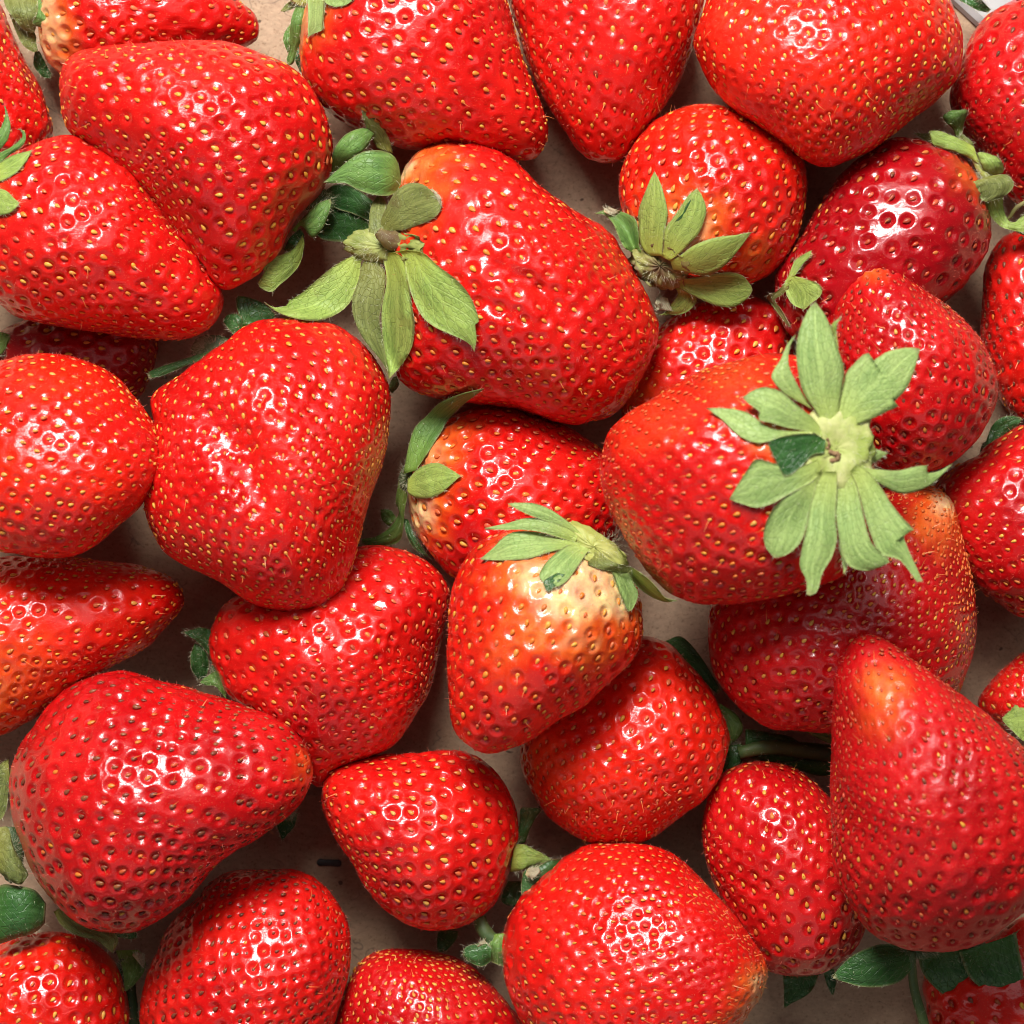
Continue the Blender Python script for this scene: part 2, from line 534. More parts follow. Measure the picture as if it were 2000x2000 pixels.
def cap_grid(N):
    """equal-area cap of the sphere on a square grid (concentric map) plus coarse rings closing it below"""
    g = np.linspace(-1, 1, N + 1)
    A, B = np.meshgrid(g, g, indexing='ij')
    A, B = A.ravel(), B.ravel()
    r = np.where(np.abs(A) > np.abs(B), A, B)
    with np.errstate(all='ignore'):
        ph = np.where(np.abs(A) > np.abs(B), (np.pi / 4) * np.nan_to_num(B / np.where(A == 0, 1, A)), np.pi / 2 - (np.pi / 4) * np.nan_to_num(A / np.where(B == 0, 1, B)))
    x, y = r * np.cos(ph), r * np.sin(ph)
    rr = np.hypot(x, y)
    t = np.arctan2(y, x)
    col = 2 * np.arcsin(np.clip(rr * math.sin(CAPA / 2), 0, 1))
    D = np.stack([np.sin(col) * np.cos(t), np.sin(col) * np.sin(t), np.cos(col)], 1)
    I = np.arange((N + 1) ** 2).reshape(N + 1, N + 1)
    Q = np.stack([I[:-1, :-1].ravel(), I[1:, :-1].ravel(), I[1:, 1:].ravel(), I[:-1, 1:].ravel()], 1)
    loop = np.concatenate([I[:-1, 0], I[-1, :-1], I[::-1, -1][:-1], I[0, ::-1][:-1]])
    tl = t[loop]
    prev = loop
    n = len(D)
    allD = [D]
    for cc in np.linspace(CAPA, math.radians(178), 9)[1:]:
        nx = n + np.arange(len(loop))
        allD.append(np.stack([np.sin(cc) * np.cos(tl), np.sin(cc) * np.sin(tl), np.full(len(tl), np.cos(cc))], 1))
        Q = np.vstack([Q, np.stack([prev, nx, np.roll(nx, -1), np.roll(prev, -1)], 1)[:, ::-1]])
        prev = nx
        n += len(loop)
    return np.vstack(allD), Q


def fib(n):
    i = np.arange(n) + 0.5
    z = 1 - 2 * i / n
    p = i * math.pi * (3 - math.sqrt(5))
    s = np.sqrt(1 - z * z)
    return np.stack([s * np.cos(p), s * np.sin(p), z], 1)


FIB = fib(5200)

# ------------------------------------------------------------------ what stands where
TONE = {
    'bright': (0.72, 0.014, 0.004),
    'red': (0.66, 0.008, 0.005),
    'crimson': (0.54, 0.005, 0.006),
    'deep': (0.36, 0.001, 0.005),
    'orange': (0.75, 0.050, 0.009),
}
ORANGE = np.array((0.80, 0.14, 0.015))
CREAM = np.array((0.82, 0.60, 0.25))
BERRIES = []


def berry(key, label, outline, c, stem, tip, tone='red', seed='orange', sp=38, pit=5.4, thick=1.95, pale=(), bloom=0.2, dents=(), tilt=(0, 0), dens=0.7, lift=0, tol=22, ss=1.0, tmax=35):
    BERRIES.append(dict(key=key, label=label, outline=outline, c=c, stem=stem, tip=tip, tone=tone, seed=seed, sp=sp, pit=pit, thick=thick, pale=pale,
                        bloom=bloom, dents=dents, tilt=tilt, dens=dens, lift=lift, tol=tol, ss=ss, tmax=tmax))


# --- lower layer, listed from the cardboard up
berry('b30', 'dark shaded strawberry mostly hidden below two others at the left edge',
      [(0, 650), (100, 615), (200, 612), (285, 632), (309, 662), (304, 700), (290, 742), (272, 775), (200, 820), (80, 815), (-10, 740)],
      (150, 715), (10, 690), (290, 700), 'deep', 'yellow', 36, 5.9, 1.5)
berry('b4', 'strawberry cut by the left edge with bright yellow seeds, below the green calyx tips',
      [(-20, -20), (0, 8), (22, 62), (47, 116), (69, 156), (87, 196), (100, 232), (103, 256), (92, 285), (50, 315), (-40, 330), (-120, 280), (-150, 150), (-100, 20)],
      (-10, 170), (-120, 20), (80, 300), 'red', 'yellow', 34, 4.7)
berry('b1', 'half cropped strawberry along the top edge with a white shoulder and dark pointed tip',
      [(95, -50), (76, 20), (78, 70), (93, 118), (140, 150), (250, 145), (380, 112), (470, 92), (500, 78), (506, 55), (497, 25), (465, 0), (400, -50), (300, -95), (180, -95)],
      (230, 20), (70, 30), (506, 50), 'red', 'orange', 38, 5.9, pale=((80, 40, 70, .85), (92, 95, 75, .85), (105, 140, 65, .75)), dens=1.0)
berry('b6', 'strawberry hanging down from the top edge, tip pointing at the bare cardboard',
      [(985, -50), (994, 0), (1001, 29), (1012, 62), (1023, 101), (1041, 145), (1059, 185), (1085, 228), (1107, 258), (1125, 287), (1148, 308), (1175, 317), (1204, 316), (1226, 302), (1251, 268), (1280, 232),
       (1306, 192), (1328, 152), (1345, 110), (1365, 50), (1375, -30), (1330, -110), (1190, -140), (1050, -110)],
      (1180, 60), (1185, -140), (1195, 317), 'red', 'pink', 38, 4.1, bloom=.3)
berry('b5', 'large strawberry at the top with pale green sepals at its upper corner and pinkish seeds',
      [(610, -10), (590, 50), (587, 100), (592, 145), (606, 178), (630, 208), (662, 232), (705, 255), (759, 279), (824, 292), (890, 292), (950, 303), (1000, 312), (1041, 309), (1062, 292), (1072, 264), (1072, 235),
       (1059, 203), (1041, 159), (1020, 101), (1005, 54), (991, 0), (970, -60), (900, -110), (780, -115), (670, -70)],
      (800, 80), (600, 30), (1065, 290), 'red', 'orange', 40, 4.1, pale=((590, 70, 60, .7), (600, 30, 70, .6)), bloom=.35, tilt=(-0.08, 0))
berry('b9', 'deep red strawberry at the upper right edge beside the frayed calyx',
      [(2000, -4), (1970, 6), (1938, 22), (1912, 47), (1894, 80), (1880, 116), (1865, 156), (1858, 188), (1862, 217), (1876, 246), (1898, 275), (1923, 308), (1941, 337), (1963, 370), (1985, 395), (2020, 408), (2080, 380), (2130, 280), (2150, 150), (2110, 40), (2060, 0)],
      (2005, 190), (2130, 60), (1990, 400), 'crimson', 'red', 36, 4.1)
berry('b10', 'small glossy strawberry whose brown centred star calyx faces the camera',
      [(1212, 400), (1209, 365), (1213, 330), (1226, 297), (1247, 268), (1275, 240), (1310, 218), (1350, 206), (1395, 205), (1440, 215), (1490, 238), (1535, 270), (1565, 310), (1577, 355), (1575, 391), (1568, 431), (1557, 467),
       (1539, 500), (1517, 525), (1485, 547), (1430, 562), (1360, 565), (1300, 550), (1250, 510), (1222, 450)],
      (1390, 370), (1290, 505), (1460, 260), 'bright', 'orange', 38, 5.3, pale=((1320, 480, 95, .65), (1370, 440, 45, .4), (1460, 520, 40, .4)), dens=.5, bloom=.15)
berry('b11', 'dark crimson glossy strawberry with dark seeds and a frayed calyx at its right shoulder',
      [(1575, 446), (1597, 402), (1626, 362), (1655, 330), (1691, 301), (1720, 279), (1749, 268), (1782, 270), (1818, 283), (1858, 301), (1887, 322), (1909, 351), (1923, 391), (1932, 427), (1932, 464), (1920, 504), (1898, 540),
       (1872, 569), (1847, 588), (1800, 625), (1700, 685), (1610, 690), (1545, 655), (1520, 612), (1514, 569), (1517, 543), (1532, 504), (1555, 472)],
      (1730, 455), (1905, 330), (1545, 650), 'deep', 'red', 43, 5.3, pale=((1900, 355, 60, .28),), dens=.2, bloom=.1)
berry('b14', 'strawberry half covered by the big one with the pale star calyx',
      [(1216, 818), (1220, 770), (1229, 740), (1247, 694), (1284, 642), (1335, 606), (1398, 585), (1470, 580), (1522, 611), (1545, 663), (1540, 730), (1480, 800), (1400, 850), (1300, 870), (1235, 855)],
      (1380, 720), (1505, 600), (1225, 830), 'red', 'yellow', 31, 5.3, pale=((1230, 780, 70, .2),), thick=1.5)
berry('b16', 'strawberry with a white shoulder and a drooping green calyx, wedged behind the pale topped one',
      [(853, 831), (882, 813), (918, 799), (962, 791), (998, 791), (1027, 797), (1056, 809), (1096, 828), (1128, 846), (1157, 864), (1190, 885), (1215, 930), (1222, 1000), (1190, 1070), (1100, 1125), (1000, 1150), (930, 1145),
       (882, 1128), (853, 1098), (828, 1067), (806, 1030), (799, 994), (801, 930), (822, 872)],
      (985, 950), (798, 950), (1222, 1000), 'red', 'orange', 38, 6.5, pale=((812, 1000, 72, 1.0), (838, 885, 80, .55), (865, 850, 70, .3)), bloom=.1)
berry('b18', 'orange red strawberry tucked under the pale topped one, few seeds showing',
      [(1016, 1463), (1021, 1503), (1034, 1539), (1052, 1568), (1078, 1601), (1110, 1626), (1146, 1644), (1186, 1653), (1226, 1651), (1266, 1637), (1302, 1612), (1338, 1583), (1372, 1561), (1398, 1525), (1412, 1488), (1420, 1452), (1416, 1416),
       (1401, 1376), (1380, 1340), (1350, 1303), (1313, 1262), (1284, 1248), (1255, 1243), (1180, 1270), (1080, 1350), (1025, 1420)],
      (1230, 1460), (1300, 1250), (1100, 1620), 'bright', 'pink', 32, 4.7, pale=((1030, 1480, 80, .2),), bloom=.25, tilt=(0.16, 0))
berry('b19', 'red strawberry with a pale yellow tip lying below the pale star calyx',
      [(1790, 945), (1811, 948), (1836, 954), (1858, 976), (1865, 998), (1872, 1030), (1883, 1070), (1894, 1114), (1901, 1157), (1903, 1212), (1898, 1266), (1883, 1313), (1862, 1365), (1800, 1405), (1700, 1430), (1626, 1432), (1546, 1425), (1503, 1423),
       (1463, 1401), (1434, 1376), (1409, 1343), (1391, 1303), (1383, 1260), (1382, 1215), (1386, 1185), (1430, 1120), (1530, 1050), (1650, 980), (1740, 950)],
      (1660, 1200), (1440, 1400), (1820, 955), 'crimson', 'orange', 32, 5.9, pale=((1838, 972, 50, .95), (1820, 1010, 70, .45)), bloom=.45, dens=1.7)
berry('b21', 'glossy red strawberry between the tall hazy one and the one with orange tip',
      [(1372, 1626), (1376, 1583), (1387, 1546), (1405, 1517), (1434, 1497), (1470, 1488), (1510, 1488), (1543, 1496), (1568, 1510), (1600, 1535), (1650, 1590), (1690, 1670), (1700, 1750), (1690, 1810), (1680, 1832), (1662, 1860), (1637, 1882),
       (1604, 1900), (1561, 1904), (1517, 1902), (1490, 1890), (1462, 1850), (1430, 1800), (1403, 1745), (1385, 1700), (1374, 1662)],
      (1535, 1690), (1560, 1905), (1460, 1490), 'crimson', 'orange', 38, 5.3, bloom=.15, dents=((1450, 1720, 60, 120, -0.4, 18),))
berry('b32', 'two lobed red strawberry lying below the large bumpy heart shaped one',
      [(722, 1066), (759, 1067), (795, 1074), (824, 1088), (853, 1110), (871, 1132), (882, 1157), (878, 1193), (867, 1230), (855, 1273), (847, 1320), (838, 1350), (831, 1366), (817, 1387), (795, 1425), (770, 1457), (740, 1472), (700, 1487), (660, 1510), (625, 1540),
       (600, 1515), (560, 1465), (500, 1395), (445, 1356), (428, 1317), (413, 1284), (409, 1244), (417, 1215), (430, 1186), (460, 1165), (540, 1140), (620, 1105), (690, 1072)],
      (645, 1290), (412, 1320), (740, 1450), 'red', 'pink', 36, 5.3, dents=((700, 1170, 40, 150, 0.2, 24), (560, 1330, 140, 40, .5, 16)), bloom=.25)
berry('b24', 'strawberry cropped by the bottom edge, its seedy tip turned up',
      [(650, 2010), (657, 1985), (672, 1934), (690, 1894), (715, 1869), (748, 1857), (795, 1856), (842, 1862), (885, 1872), (925, 1894), (958, 1923), (983, 1952), (1005, 1981), (1020, 2010), (1010, 2080), (900, 2140), (760, 2130), (670, 2070)],
      (830, 1995), (850, 2120), (780, 1930), 'crimson', 'yellow', 34, 4.7, dens=1.4, bloom=.2)
berry('b25', 'strawberry at the bottom with dark sunken seeds and many small highlights',
      [(272, 2010), (279, 1934), (286, 1898), (304, 1858), (319, 1822), (348, 1789), (380, 1760), (402, 1730), (435, 1711), (478, 1702), (525, 1699), (572, 1700), (612, 1713), (641, 1738), (663, 1764), (681, 1796), (687, 1836), (685, 1880), (678, 1916),
       (663, 1963), (647, 2005), (600, 2085), (480, 2125), (350, 2110), (285, 2065)],
      (480, 1910), (330, 2100), (665, 1780), 'red', 'brown', 31, 5.9, dens=.4, bloom=.15, dents=((540, 1830, 90, 60, .5, 8),), tilt=(0.2, 0.05))
berry('b26', 'bright red strawberry cropped by the bottom left corner',
      [(-60, 1870), (0, 1847), (36, 1833), (91, 1823), (134, 1825), (170, 1840), (203, 1865), (225, 1894), (239, 1930), (246, 1970), (246, 2005), (200, 2090), (80, 2120), (-60, 2080), (-110, 1970)],
      (85, 1960), (210, 1850), (20, 2110), 'bright', 'yellow', 36, 5.3, bloom=.1)
berry('b28', 'conical strawberry pointing right, cut by the left edge halfway down',
      [(-60, 1092), (0, 1087), (72, 1086), (145, 1088), (217, 1099), (272, 1105), (308, 1114), (337, 1128), (357, 1150), (362, 1172), (351, 1197), (326, 1222), (297, 1255), (264, 1280), (225, 1298), (181, 1324), (145, 1350), (110, 1375), (72, 1398), (36, 1420),
       (-10, 1440), (-80, 1440), (-140, 1350), (-150, 1200), (-120, 1115)],
      (70, 1235), (-150, 1290), (362, 1165), 'bright', 'orange', 36, 4.7, pale=((10, 1340, 110, .32), (70, 1300, 80, .16)), dens=.8)
berry('b35', 'strawberry in the bottom right corner under two dark green sepals',
      [(1803, 1925), (1811, 1960), (1815, 2005), (1840, 2080), (1930, 2110), (2050, 2060), (2080, 1950), (2060, 1850), (2010, 1795), (1985, 1800), (1930, 1840), (1860, 1870), (1812, 1890)],
      (1935, 1960), (1850, 1885), (1990, 2080), 'bright', 'red', 42, 4.7, thick=1.4, dens=.1)
berry('b34', 'small strawberry end showing at the right edge with a green sepal on it',
      [(2005, 1272), (1975, 1295), (1945, 1328), (1923, 1355), (1913, 1376), (1935, 1402), (1965, 1422), (2000, 1432), (2070, 1420), (2100, 1340), (2060, 1280)],
      (2000, 1355), (2010, 1420), (1950, 1330), 'red', 'yellow', 34, 4.7)
berry('b13', 'strawberry at the right edge with dark brown seeds, below the frayed calyx',
      [(2000, 450), (1963, 460), (1945, 482), (1927, 518), (1921, 562), (1919, 609), (1918, 652), (1923, 690), (1934, 730), (1950, 775), (1970, 805), (2000, 820), (2070, 805), (2120, 700), (2110, 550), (2060, 460)],
      (2010, 640), (2010, 450), (2020, 820), 'red', 'brown', 36, 4.7)
berry('b33', 'strawberry at the right edge beside the pale yellow tipped one',
      [(2000, 829), (1970, 846), (1934, 867), (1912, 889), (1876, 904), (1843, 929), (1825, 960), (1840, 1020), (1860, 1070), (1880, 1110), (1905, 1147), (1945, 1176), (1974, 1195), (2000, 1206), (2080, 1190), (2140, 1080), (2130, 930), (2070, 845)],
      (1980, 1020), (2110, 900), (1850, 960), 'crimson', 'orange', 38, 4.1)
berry('b7', 'largest strawberry in the centre, creased, under the brown flecked calyx with spread sepals',
      [(770, 400), (778, 360), (795, 319), (820, 297), (853, 284), (896, 280), (936, 284), (969, 295), (1001, 312), (1023, 330), (1045, 355), (1070, 377), (1107, 402), (1136, 422), (1168, 438), (1194, 460), (1215, 493), (1237, 529), (1259, 569), (1277, 609),
       (1286, 638), (1284, 667), (1273, 696), (1259, 725), (1237, 768), (1215, 797), (1186, 815), (1150, 824), (1114, 828), (1078, 821), (1030, 804), (994, 793), (904, 786), (850, 778), (813, 766), (785, 747), (768, 715), (752, 640), (748, 560), (755, 470)],
      (1010, 560), (750, 470), (1210, 800), 'red', 'orange', 36, 5.3, pale=((782, 335, 46, .95), (820, 340, 80, .45), (800, 425, 60, .4)), bloom=.2, dents=((1025, 570, 80, 22, .5, 24), (1085, 630, 44, 18, .9, 16), (980, 620, 60, 16, .4, 8), (930, 600, 60, 30, .1, 8), (1150, 560, 40, 50, .3, 6),), dens=.6)
berry('b23', 'plump strawberry with large pits alone on the cardboard near the bottom',
      [(650, 1507), (668, 1492), (704, 1480), (751, 1474), (795, 1474), (831, 1470), (864, 1465), (896, 1466), (925, 1475), (954, 1496), (980, 1525), (998, 1557), (1009, 1590), (1014, 1626), (1010, 1655), (1002, 1680), (996, 1706), (985, 1735), (968, 1764),
       (947, 1786), (918, 1804), (882, 1814), (838, 1816), (795, 1804), (759, 1778), (730, 1749), (708, 1717), (690, 1680), (668, 1648), (650, 1615), (636, 1580), (632, 1545), (638, 1522)],
      (825, 1630), (1005, 1690), (645, 1520), 'red', 'orange', 38, 5.9, bloom=.15, dens=.5, tilt=(-0.14, 0))
berry('b12', 'strawberry standing tip up on the right with an orange tip and dark seeds',
      [(1662, 536), (1684, 518), (1717, 513), (1749, 522), (1775, 547), (1807, 572), (1847, 597), (1880, 625), (1909, 656), (1927, 688), (1942, 720), (1948, 750), (1943, 785), (1930, 820), (1912, 853), (1887, 882), (1858, 904), (1825, 918), (1780, 925), (1730, 915),
       (1685, 880), (1645, 810), (1625, 720), (1621, 650), (1630, 594), (1646, 558)],
      (1770, 700), (1790, 925), (1695, 530), 'crimson', 'red', 31, 5.3, tmax=150, pale=((1690, 530, 34, .32),), tilt=(0, -.08), dens=0.9, bloom=.3)
# --- upper layer
berry('b2', 'big broad strawberry with yellow seeds and a long highlight at the upper left',
      [(116, 163), (119, 140), (130, 118), (160, 102), (217, 94), (290, 89), (362, 85), (435, 85), (489, 98), (525, 109), (565, 127), (598, 156), (623, 192), (641, 232), (650, 275), (650, 319), (641, 351), (623, 380), (590, 412), (568, 440), (557, 470), (550, 490), (525, 516),
       (500, 540), (464, 558), (438, 566), (410, 545), (380, 500), (320, 430), (250, 350), (190, 300), (145, 268), (125, 246), (119, 217)],
      (395, 300), (630, 405), (118, 150), 'red', 'yellow', 37, 5.3, bloom=.2, dents=((320, 420, 190, 50, .8, 24), (480, 250, 50, 90, .2, 7), (250, 220, 40, 60, .9, 6),), tilt=(0, 0), tol=45, tmax=120)
berry('b3', 'strawberry at the left edge with a shiny smooth shoulder, tip pointing right',
      [(-20, 330), (20, 308), (58, 293), (91, 279), (127, 270), (163, 270), (192, 283), (232, 304), (268, 333), (301, 373), (326, 417), (348, 449), (384, 489), (409, 522), (427, 554), (435, 583), (431, 612), (417, 634), (391, 652), (348, 665), (290, 663), (217, 652), (145, 641), (72, 630), (29, 616),
       (0, 594), (-50, 560), (-80, 480), (-70, 390)],
      (160, 470), (-50, 360), (433, 605), 'red', 'orange', 37, 4.7, bloom=.4, dens=.7, pale=((-10, 400, 60, .25),), tol=45, tmax=85, tilt=(0.05, -0.08))
berry('b31', 'large bumpy heart shaped strawberry packed with seeds, left of the centre',
      [(440, 668), (482, 634), (525, 625), (580, 622), (634, 627), (670, 641), (700, 662), (722, 684), (744, 719), (759, 755), (763, 802), (759, 853), (748, 904), (733, 940), (719, 983), (708, 1030), (697, 1078), (683, 1121), (665, 1157), (634, 1183), (598, 1194), (562, 1193), (507, 1183), (464, 1161),
       (435, 1139), (391, 1117), (355, 1099), (322, 1078), (301, 1045), (286, 1012), (281, 976), (285, 930), (298, 880), (305, 830), (295, 790), (301, 766), (326, 748), (362, 726), (399, 700)],
      (530, 890), (400, 690), (620, 1190), 'red', 'yellow', 28.5, 5.6, bloom=.3, dents=((460, 850, 100, 50, .7, 28), (510, 940, 70, 36, 1.2, 20), (380, 900, 40, 90, .3, 8), (600, 1000, 22, 70, -.3, 7), (640, 780, 30, 60, .5, 6)), dens=.5, tol=45, tmax=75)
berry('b29', 'smooth bright red strawberry at the left edge with a blunt rounded end',
      [(-20, 712), (0, 704), (36, 694), (80, 689), (120, 692), (163, 704), (203, 719), (235, 744), (261, 773), (286, 806), (308, 838), (321, 875), (322, 914), (308, 947), (286, 976), (261, 1005), (232, 1030), (203, 1056), (174, 1074), (138, 1085), (91, 1087), (43, 1081), (0, 1077),
       (-60, 1050), (-110, 980), (-130, 880), (-100, 790)],
      (110, 885), (-130, 880), (322, 895), 'bright', 'yellow', 36, 4.1, bloom=.2, dens=.4, tol=45, tmax=150, tilt=(0.16, 0.16))
berry('b27', 'large strawberry with grey brown seeds and rows of ringed highlights, tip pointing right',
      [(14, 1550), (13, 1517), (22, 1481), (40, 1445), (65, 1409), (94, 1376), (127, 1347), (170, 1325), (217, 1315), (261, 1318), (308, 1331), (355, 1340), (399, 1354), (446, 1367), (489, 1380), (525, 1394), (565, 1416), (591, 1441), (609, 1467), (616, 1495), (612, 1525), (598, 1554), (576, 1579),
       (543, 1608), (507, 1633), (467, 1653), (435, 1679), (402, 1715), (373, 1747), (337, 1778), (301, 1800), (261, 1814), (217, 1816), (174, 1807), (138, 1789), (105, 1760), (76, 1724), (54, 1684), (40, 1648), (25, 1612), (16, 1579)],
      (270, 1560), (40, 1640), (616, 1490), 'crimson', 'brown', 41, 6.1, bloom=.45, dens=.7, tol=45, tmax=75, pale=((612, 1490, 40, .18),), ss=1.05, tilt=(0.2, 0.12))
berry('b8', 'bright orange red strawberry at the top packed with golden seeds',
      [(1400, -40), (1381, 0), (1369, 33), (1358, 65), (1354, 91), (1362, 120), (1380, 156), (1405, 192), (1438, 225), (1474, 250), (1510, 275), (1539, 297), (1561, 315), (1586, 327), (1608, 330), (1633, 325), (1662, 314), (1699, 297), (1735, 272), (1775, 239), (1814, 210), (1843, 185), (1869, 156),
       (1880, 120), (1883, 83), (1880, 51), (1869, 22), (1856, -10), (1790, -80), (1650, -115), (1490, -95)],
      (1615, 110), (1640, -115), (1607, 330), 'bright', 'yellow', 30, 4.6, bloom=.3, dens=.3, tol=45, tmax=20, tilt=(-0.1, 0.26))
berry('b22', 'broad strawberry at the bottom with orange seeds and an orange pale tip to the right',
      [(980, 1887), (978, 1843), (987, 1807), (1012, 1764), (1045, 1731), (1074, 1706), (1107, 1680), (1143, 1660), (1175, 1651), (1215, 1648), (1259, 1651), (1295, 1662), (1328, 1680), (1365, 1713), (1398, 1746), (1427, 1778), (1452, 1811), (1474, 1843), (1488, 1868), (1492, 1894), (1485, 1923),
       (1467, 1951), (1447, 1976), (1430, 2005), (1380, 2070), (1250, 2115), (1100, 2095), (1025, 2010), (991, 1941)],
      (1225, 1870), (985, 1850), (1488, 1905), 'red', 'orange', 29, 5.4, bloom=.15, dens=0.9, pale=((1488, 1920, 62, .8), (1462, 1945, 64, .42)), tol=45, tmax=55, tilt=(0.2, 0.06))
berry('b17', 'strawberry with a pale cream shoulder under a side turned green calyx, in the centre',
      [(940, 1056), (904, 1103), (885, 1146), (875, 1193), (873, 1248), (875, 1302), (878, 1391), (889, 1427), (907, 1452), (933, 1468), (962, 1473), (983, 1468), (1012, 1456), (1049, 1434), (1092, 1405), (1139, 1380), (1175, 1347), (1208, 1318), (1230, 1295), (1248, 1266), (1257, 1230), (1255, 1193), (1246, 1150),
       (1215, 1090), (1160, 1050), (1090, 1030), (1010, 1030)],
      (1060, 1230), (1160, 1075), (945, 1470), 'bright', 'orange', 38, 4.7, bloom=.2, dens=.3, thick=2.0,
      pale=((1130, 1125, 150, 1.0), (1055, 1125, 85, .85), (1205, 1135, 72, .9), (1035, 1195, 60, .45), (1000, 1130, 55, .4), (990, 1260, 60, .22)), tol=30, tmax=200)
berry('b15', 'big red strawberry right of the centre crowned by a pale green star calyx',
      [(1177, 885), (1190, 842), (1240, 800), (1302, 764), (1360, 727), (1445, 702), (1490, 694), (1550, 695), (1620, 715), (1670, 770), (1700, 850), (1705, 950), (1690, 1040), (1656, 1115), (1610, 1142), (1553, 1158), (1470, 1175), (1398, 1178), (1335, 1170), (1284, 1139), (1242, 1087), (1211, 1035), (1185, 983), (1171, 930)],
      (1450, 910), (1620, 885), (1180, 950), 'red', 'orange', 32, 4.1, bloom=.3, dens=.4, pale=((1500, 860, 60, .6), (1560, 880, 60, .8), (1260, 800, 100, .09), (1430, 760, 90, .12)), tol=20, tmax=260, dents=((1330, 1080, 60, 150, -.5, 8),))
berry('b20', 'tall hazy strawberry standing tip up at the lower right, the nearest to the camera',
      [(1648, 1273), (1662, 1248), (1691, 1237), (1717, 1241), (1742, 1259), (1782, 1288), (1825, 1317), (1865, 1350), (1923, 1394), (1963, 1430), (2000, 1463), (2060, 1540), (2080, 1650), (2055, 1730), (2005, 1770), (1977, 1796), (1945, 1829), (1909, 1851), (1862, 1862), (1807, 1860), (1760, 1851), (1717, 1833), (1684, 1807), (1659, 1767),
       (1637, 1717), (1628, 1644), (1626, 1590), (1626, 1517), (1626, 1445), (1628, 1372), (1632, 1312)],
      (1800, 1570), (1900, 1850), (1690, 1330), 'crimson', 'red', 39, 4.7, bloom=.75, dens=0.95, pale=((1712, 1335, 46, .44), (1700, 1390, 44, .2)), tilt=(0.0, -.1), tol=20, tmax=225, ss=1.05)

# ------------------------------------------------------------------ stacking
GS = 8.0
G0 = -420.0
GN = int(2840 / GS)
gx = G0 + (np.arange(GN) + .5) * GS
HFLOOR = np.zeros((GN, GN))


def wscale(z):
    return (DCAM - z) / (DCAM - Z0)


def splat(P, which):
    """height field (picture axes, floor lengths) of a point cloud: the highest or lowest z per cell"""
    ix = np.floor((P[:, 0] - G0) / GS).astype(int)
    iy = np.floor((P[:, 1] - G0) / GS).astype(int)
    ok = (ix >= 0) & (ix < GN) & (iy >= 0) & (iy < GN)
    F = np.full((GN, GN), -1e9 if which > 0 else 1e9)
    if which > 0:
        np.maximum.at(F, (iy[ok], ix[ok]), P[ok, 2])
    else:
        np.minimum.at(F, (iy[ok], ix[ok]), P[ok, 2])
    return F


def to_floor(P, zc):
    """picture units at height zc -> floor units about the axis under the camera"""
    f = wscale(zc)
    Q = P.copy()
    Q[:, 0] = 1000 + (P[:, 0] - 1000) * f
    Q[:, 1] = 1000 + (P[:, 1] - 1000) * f
    Q[:, 2] = P[:, 2] * f + zc
    return Q


FIBC = fib(9000)
TOP = {}
for i, B in enumerate(BERRIES):
    body = Body(B['outline'], B['c'], B['thick'], 100 + i)
    body.dents = list(B['dents'])
    B['body'] = body
    P = body.eval(FIBC)
    P[:, 2] += B['tilt'][0] * (P[:, 0] - B['c'][0]) + B['tilt'][1] * (P[:, 1] - B['c'][1])
    up = FIBC[:, 2] > 0
    h = -P[:, 2].min()
    base = h + 2
    zc = base
    for it in range(3):
        Q = to_floor(P, zc)
        lowf = splat(Q[~up], -1)
        need = base
        for key, T in TOP.items():
            m = (lowf < 1e8) & (T > -1e8)
            if m.sum() > 2:
                need = max(need, zc + float((T[m] - lowf[m]).max()) - B['tol'])
        zc = min(need, base + B['tmax']) + B['lift']
    Q = to_floor(P, zc)
    TOP[B['key']] = splat(Q[up], 1)
    B['zc'], B['f'] = zc, wscale(zc)
    B['top'] = float(Q[:, 2].max())
    print('%s zc %.0f base %.0f top %.0f' % (B['key'], zc, base, B['top']))
HM = HFLOOR.copy()
for T in TOP.values():
    HM = np.maximum(HM, T)


def fill(F):
    # close single-cell holes in the splatted field
    G = F.copy()
    for dy in (-1, 0, 1):
        for dx in (-1, 0, 1):
            G = np.maximum(G, np.where(F < 1, np.roll(np.roll(F, dy, 0), dx, 1), -1e9))
    return G


HM = fill(HM)


def height_at(x, y, F=None):
    F = HM if F is None else F
    ix = np.clip(((np.asarray(x) - G0) / GS).astype(int), 0, GN - 1)
    iy = np.clip(((np.asarray(y) - G0) / GS).astype(int), 0, GN - 1)
    return F[iy, ix]


def world(P):
    """floor units -> metres"""
    return np.stack([(P[:, 0] - 1000) * S, -(P[:, 1] - 1000) * S, P[:, 2] * S], 1)


# ------------------------------------------------------------------ the cardboard
def floor_mesh():
    n = 90
    g = np.linspace(-0.3, 0.3, n + 1)
    X, Y = np.meshgrid(g, g, indexing='ij')
    Z = 0.0003 * np.sin(X * 55 + 1) * np.sin(Y * 40 + 2) - 0.0004
    V = np.stack([X.ravel(), Y.ravel(), Z.ravel()], 1)
    I = np.arange((n + 1) ** 2).reshape(n + 1, n + 1)
    Q = np.stack([I[:-1, :-1].ravel(), I[1:, :-1].ravel(), I[1:, 1:].ravel(), I[:-1, 1:].ravel()], 1)
    return mesh_from('cardboard_floor', V, quads=Q)


fl = link('cardboard_floor', floor_mesh(), cardboard_material())
fl['kind'] = 'structure'
fl['label'] = 'brown fibrous cardboard bottom that the strawberries lie on'

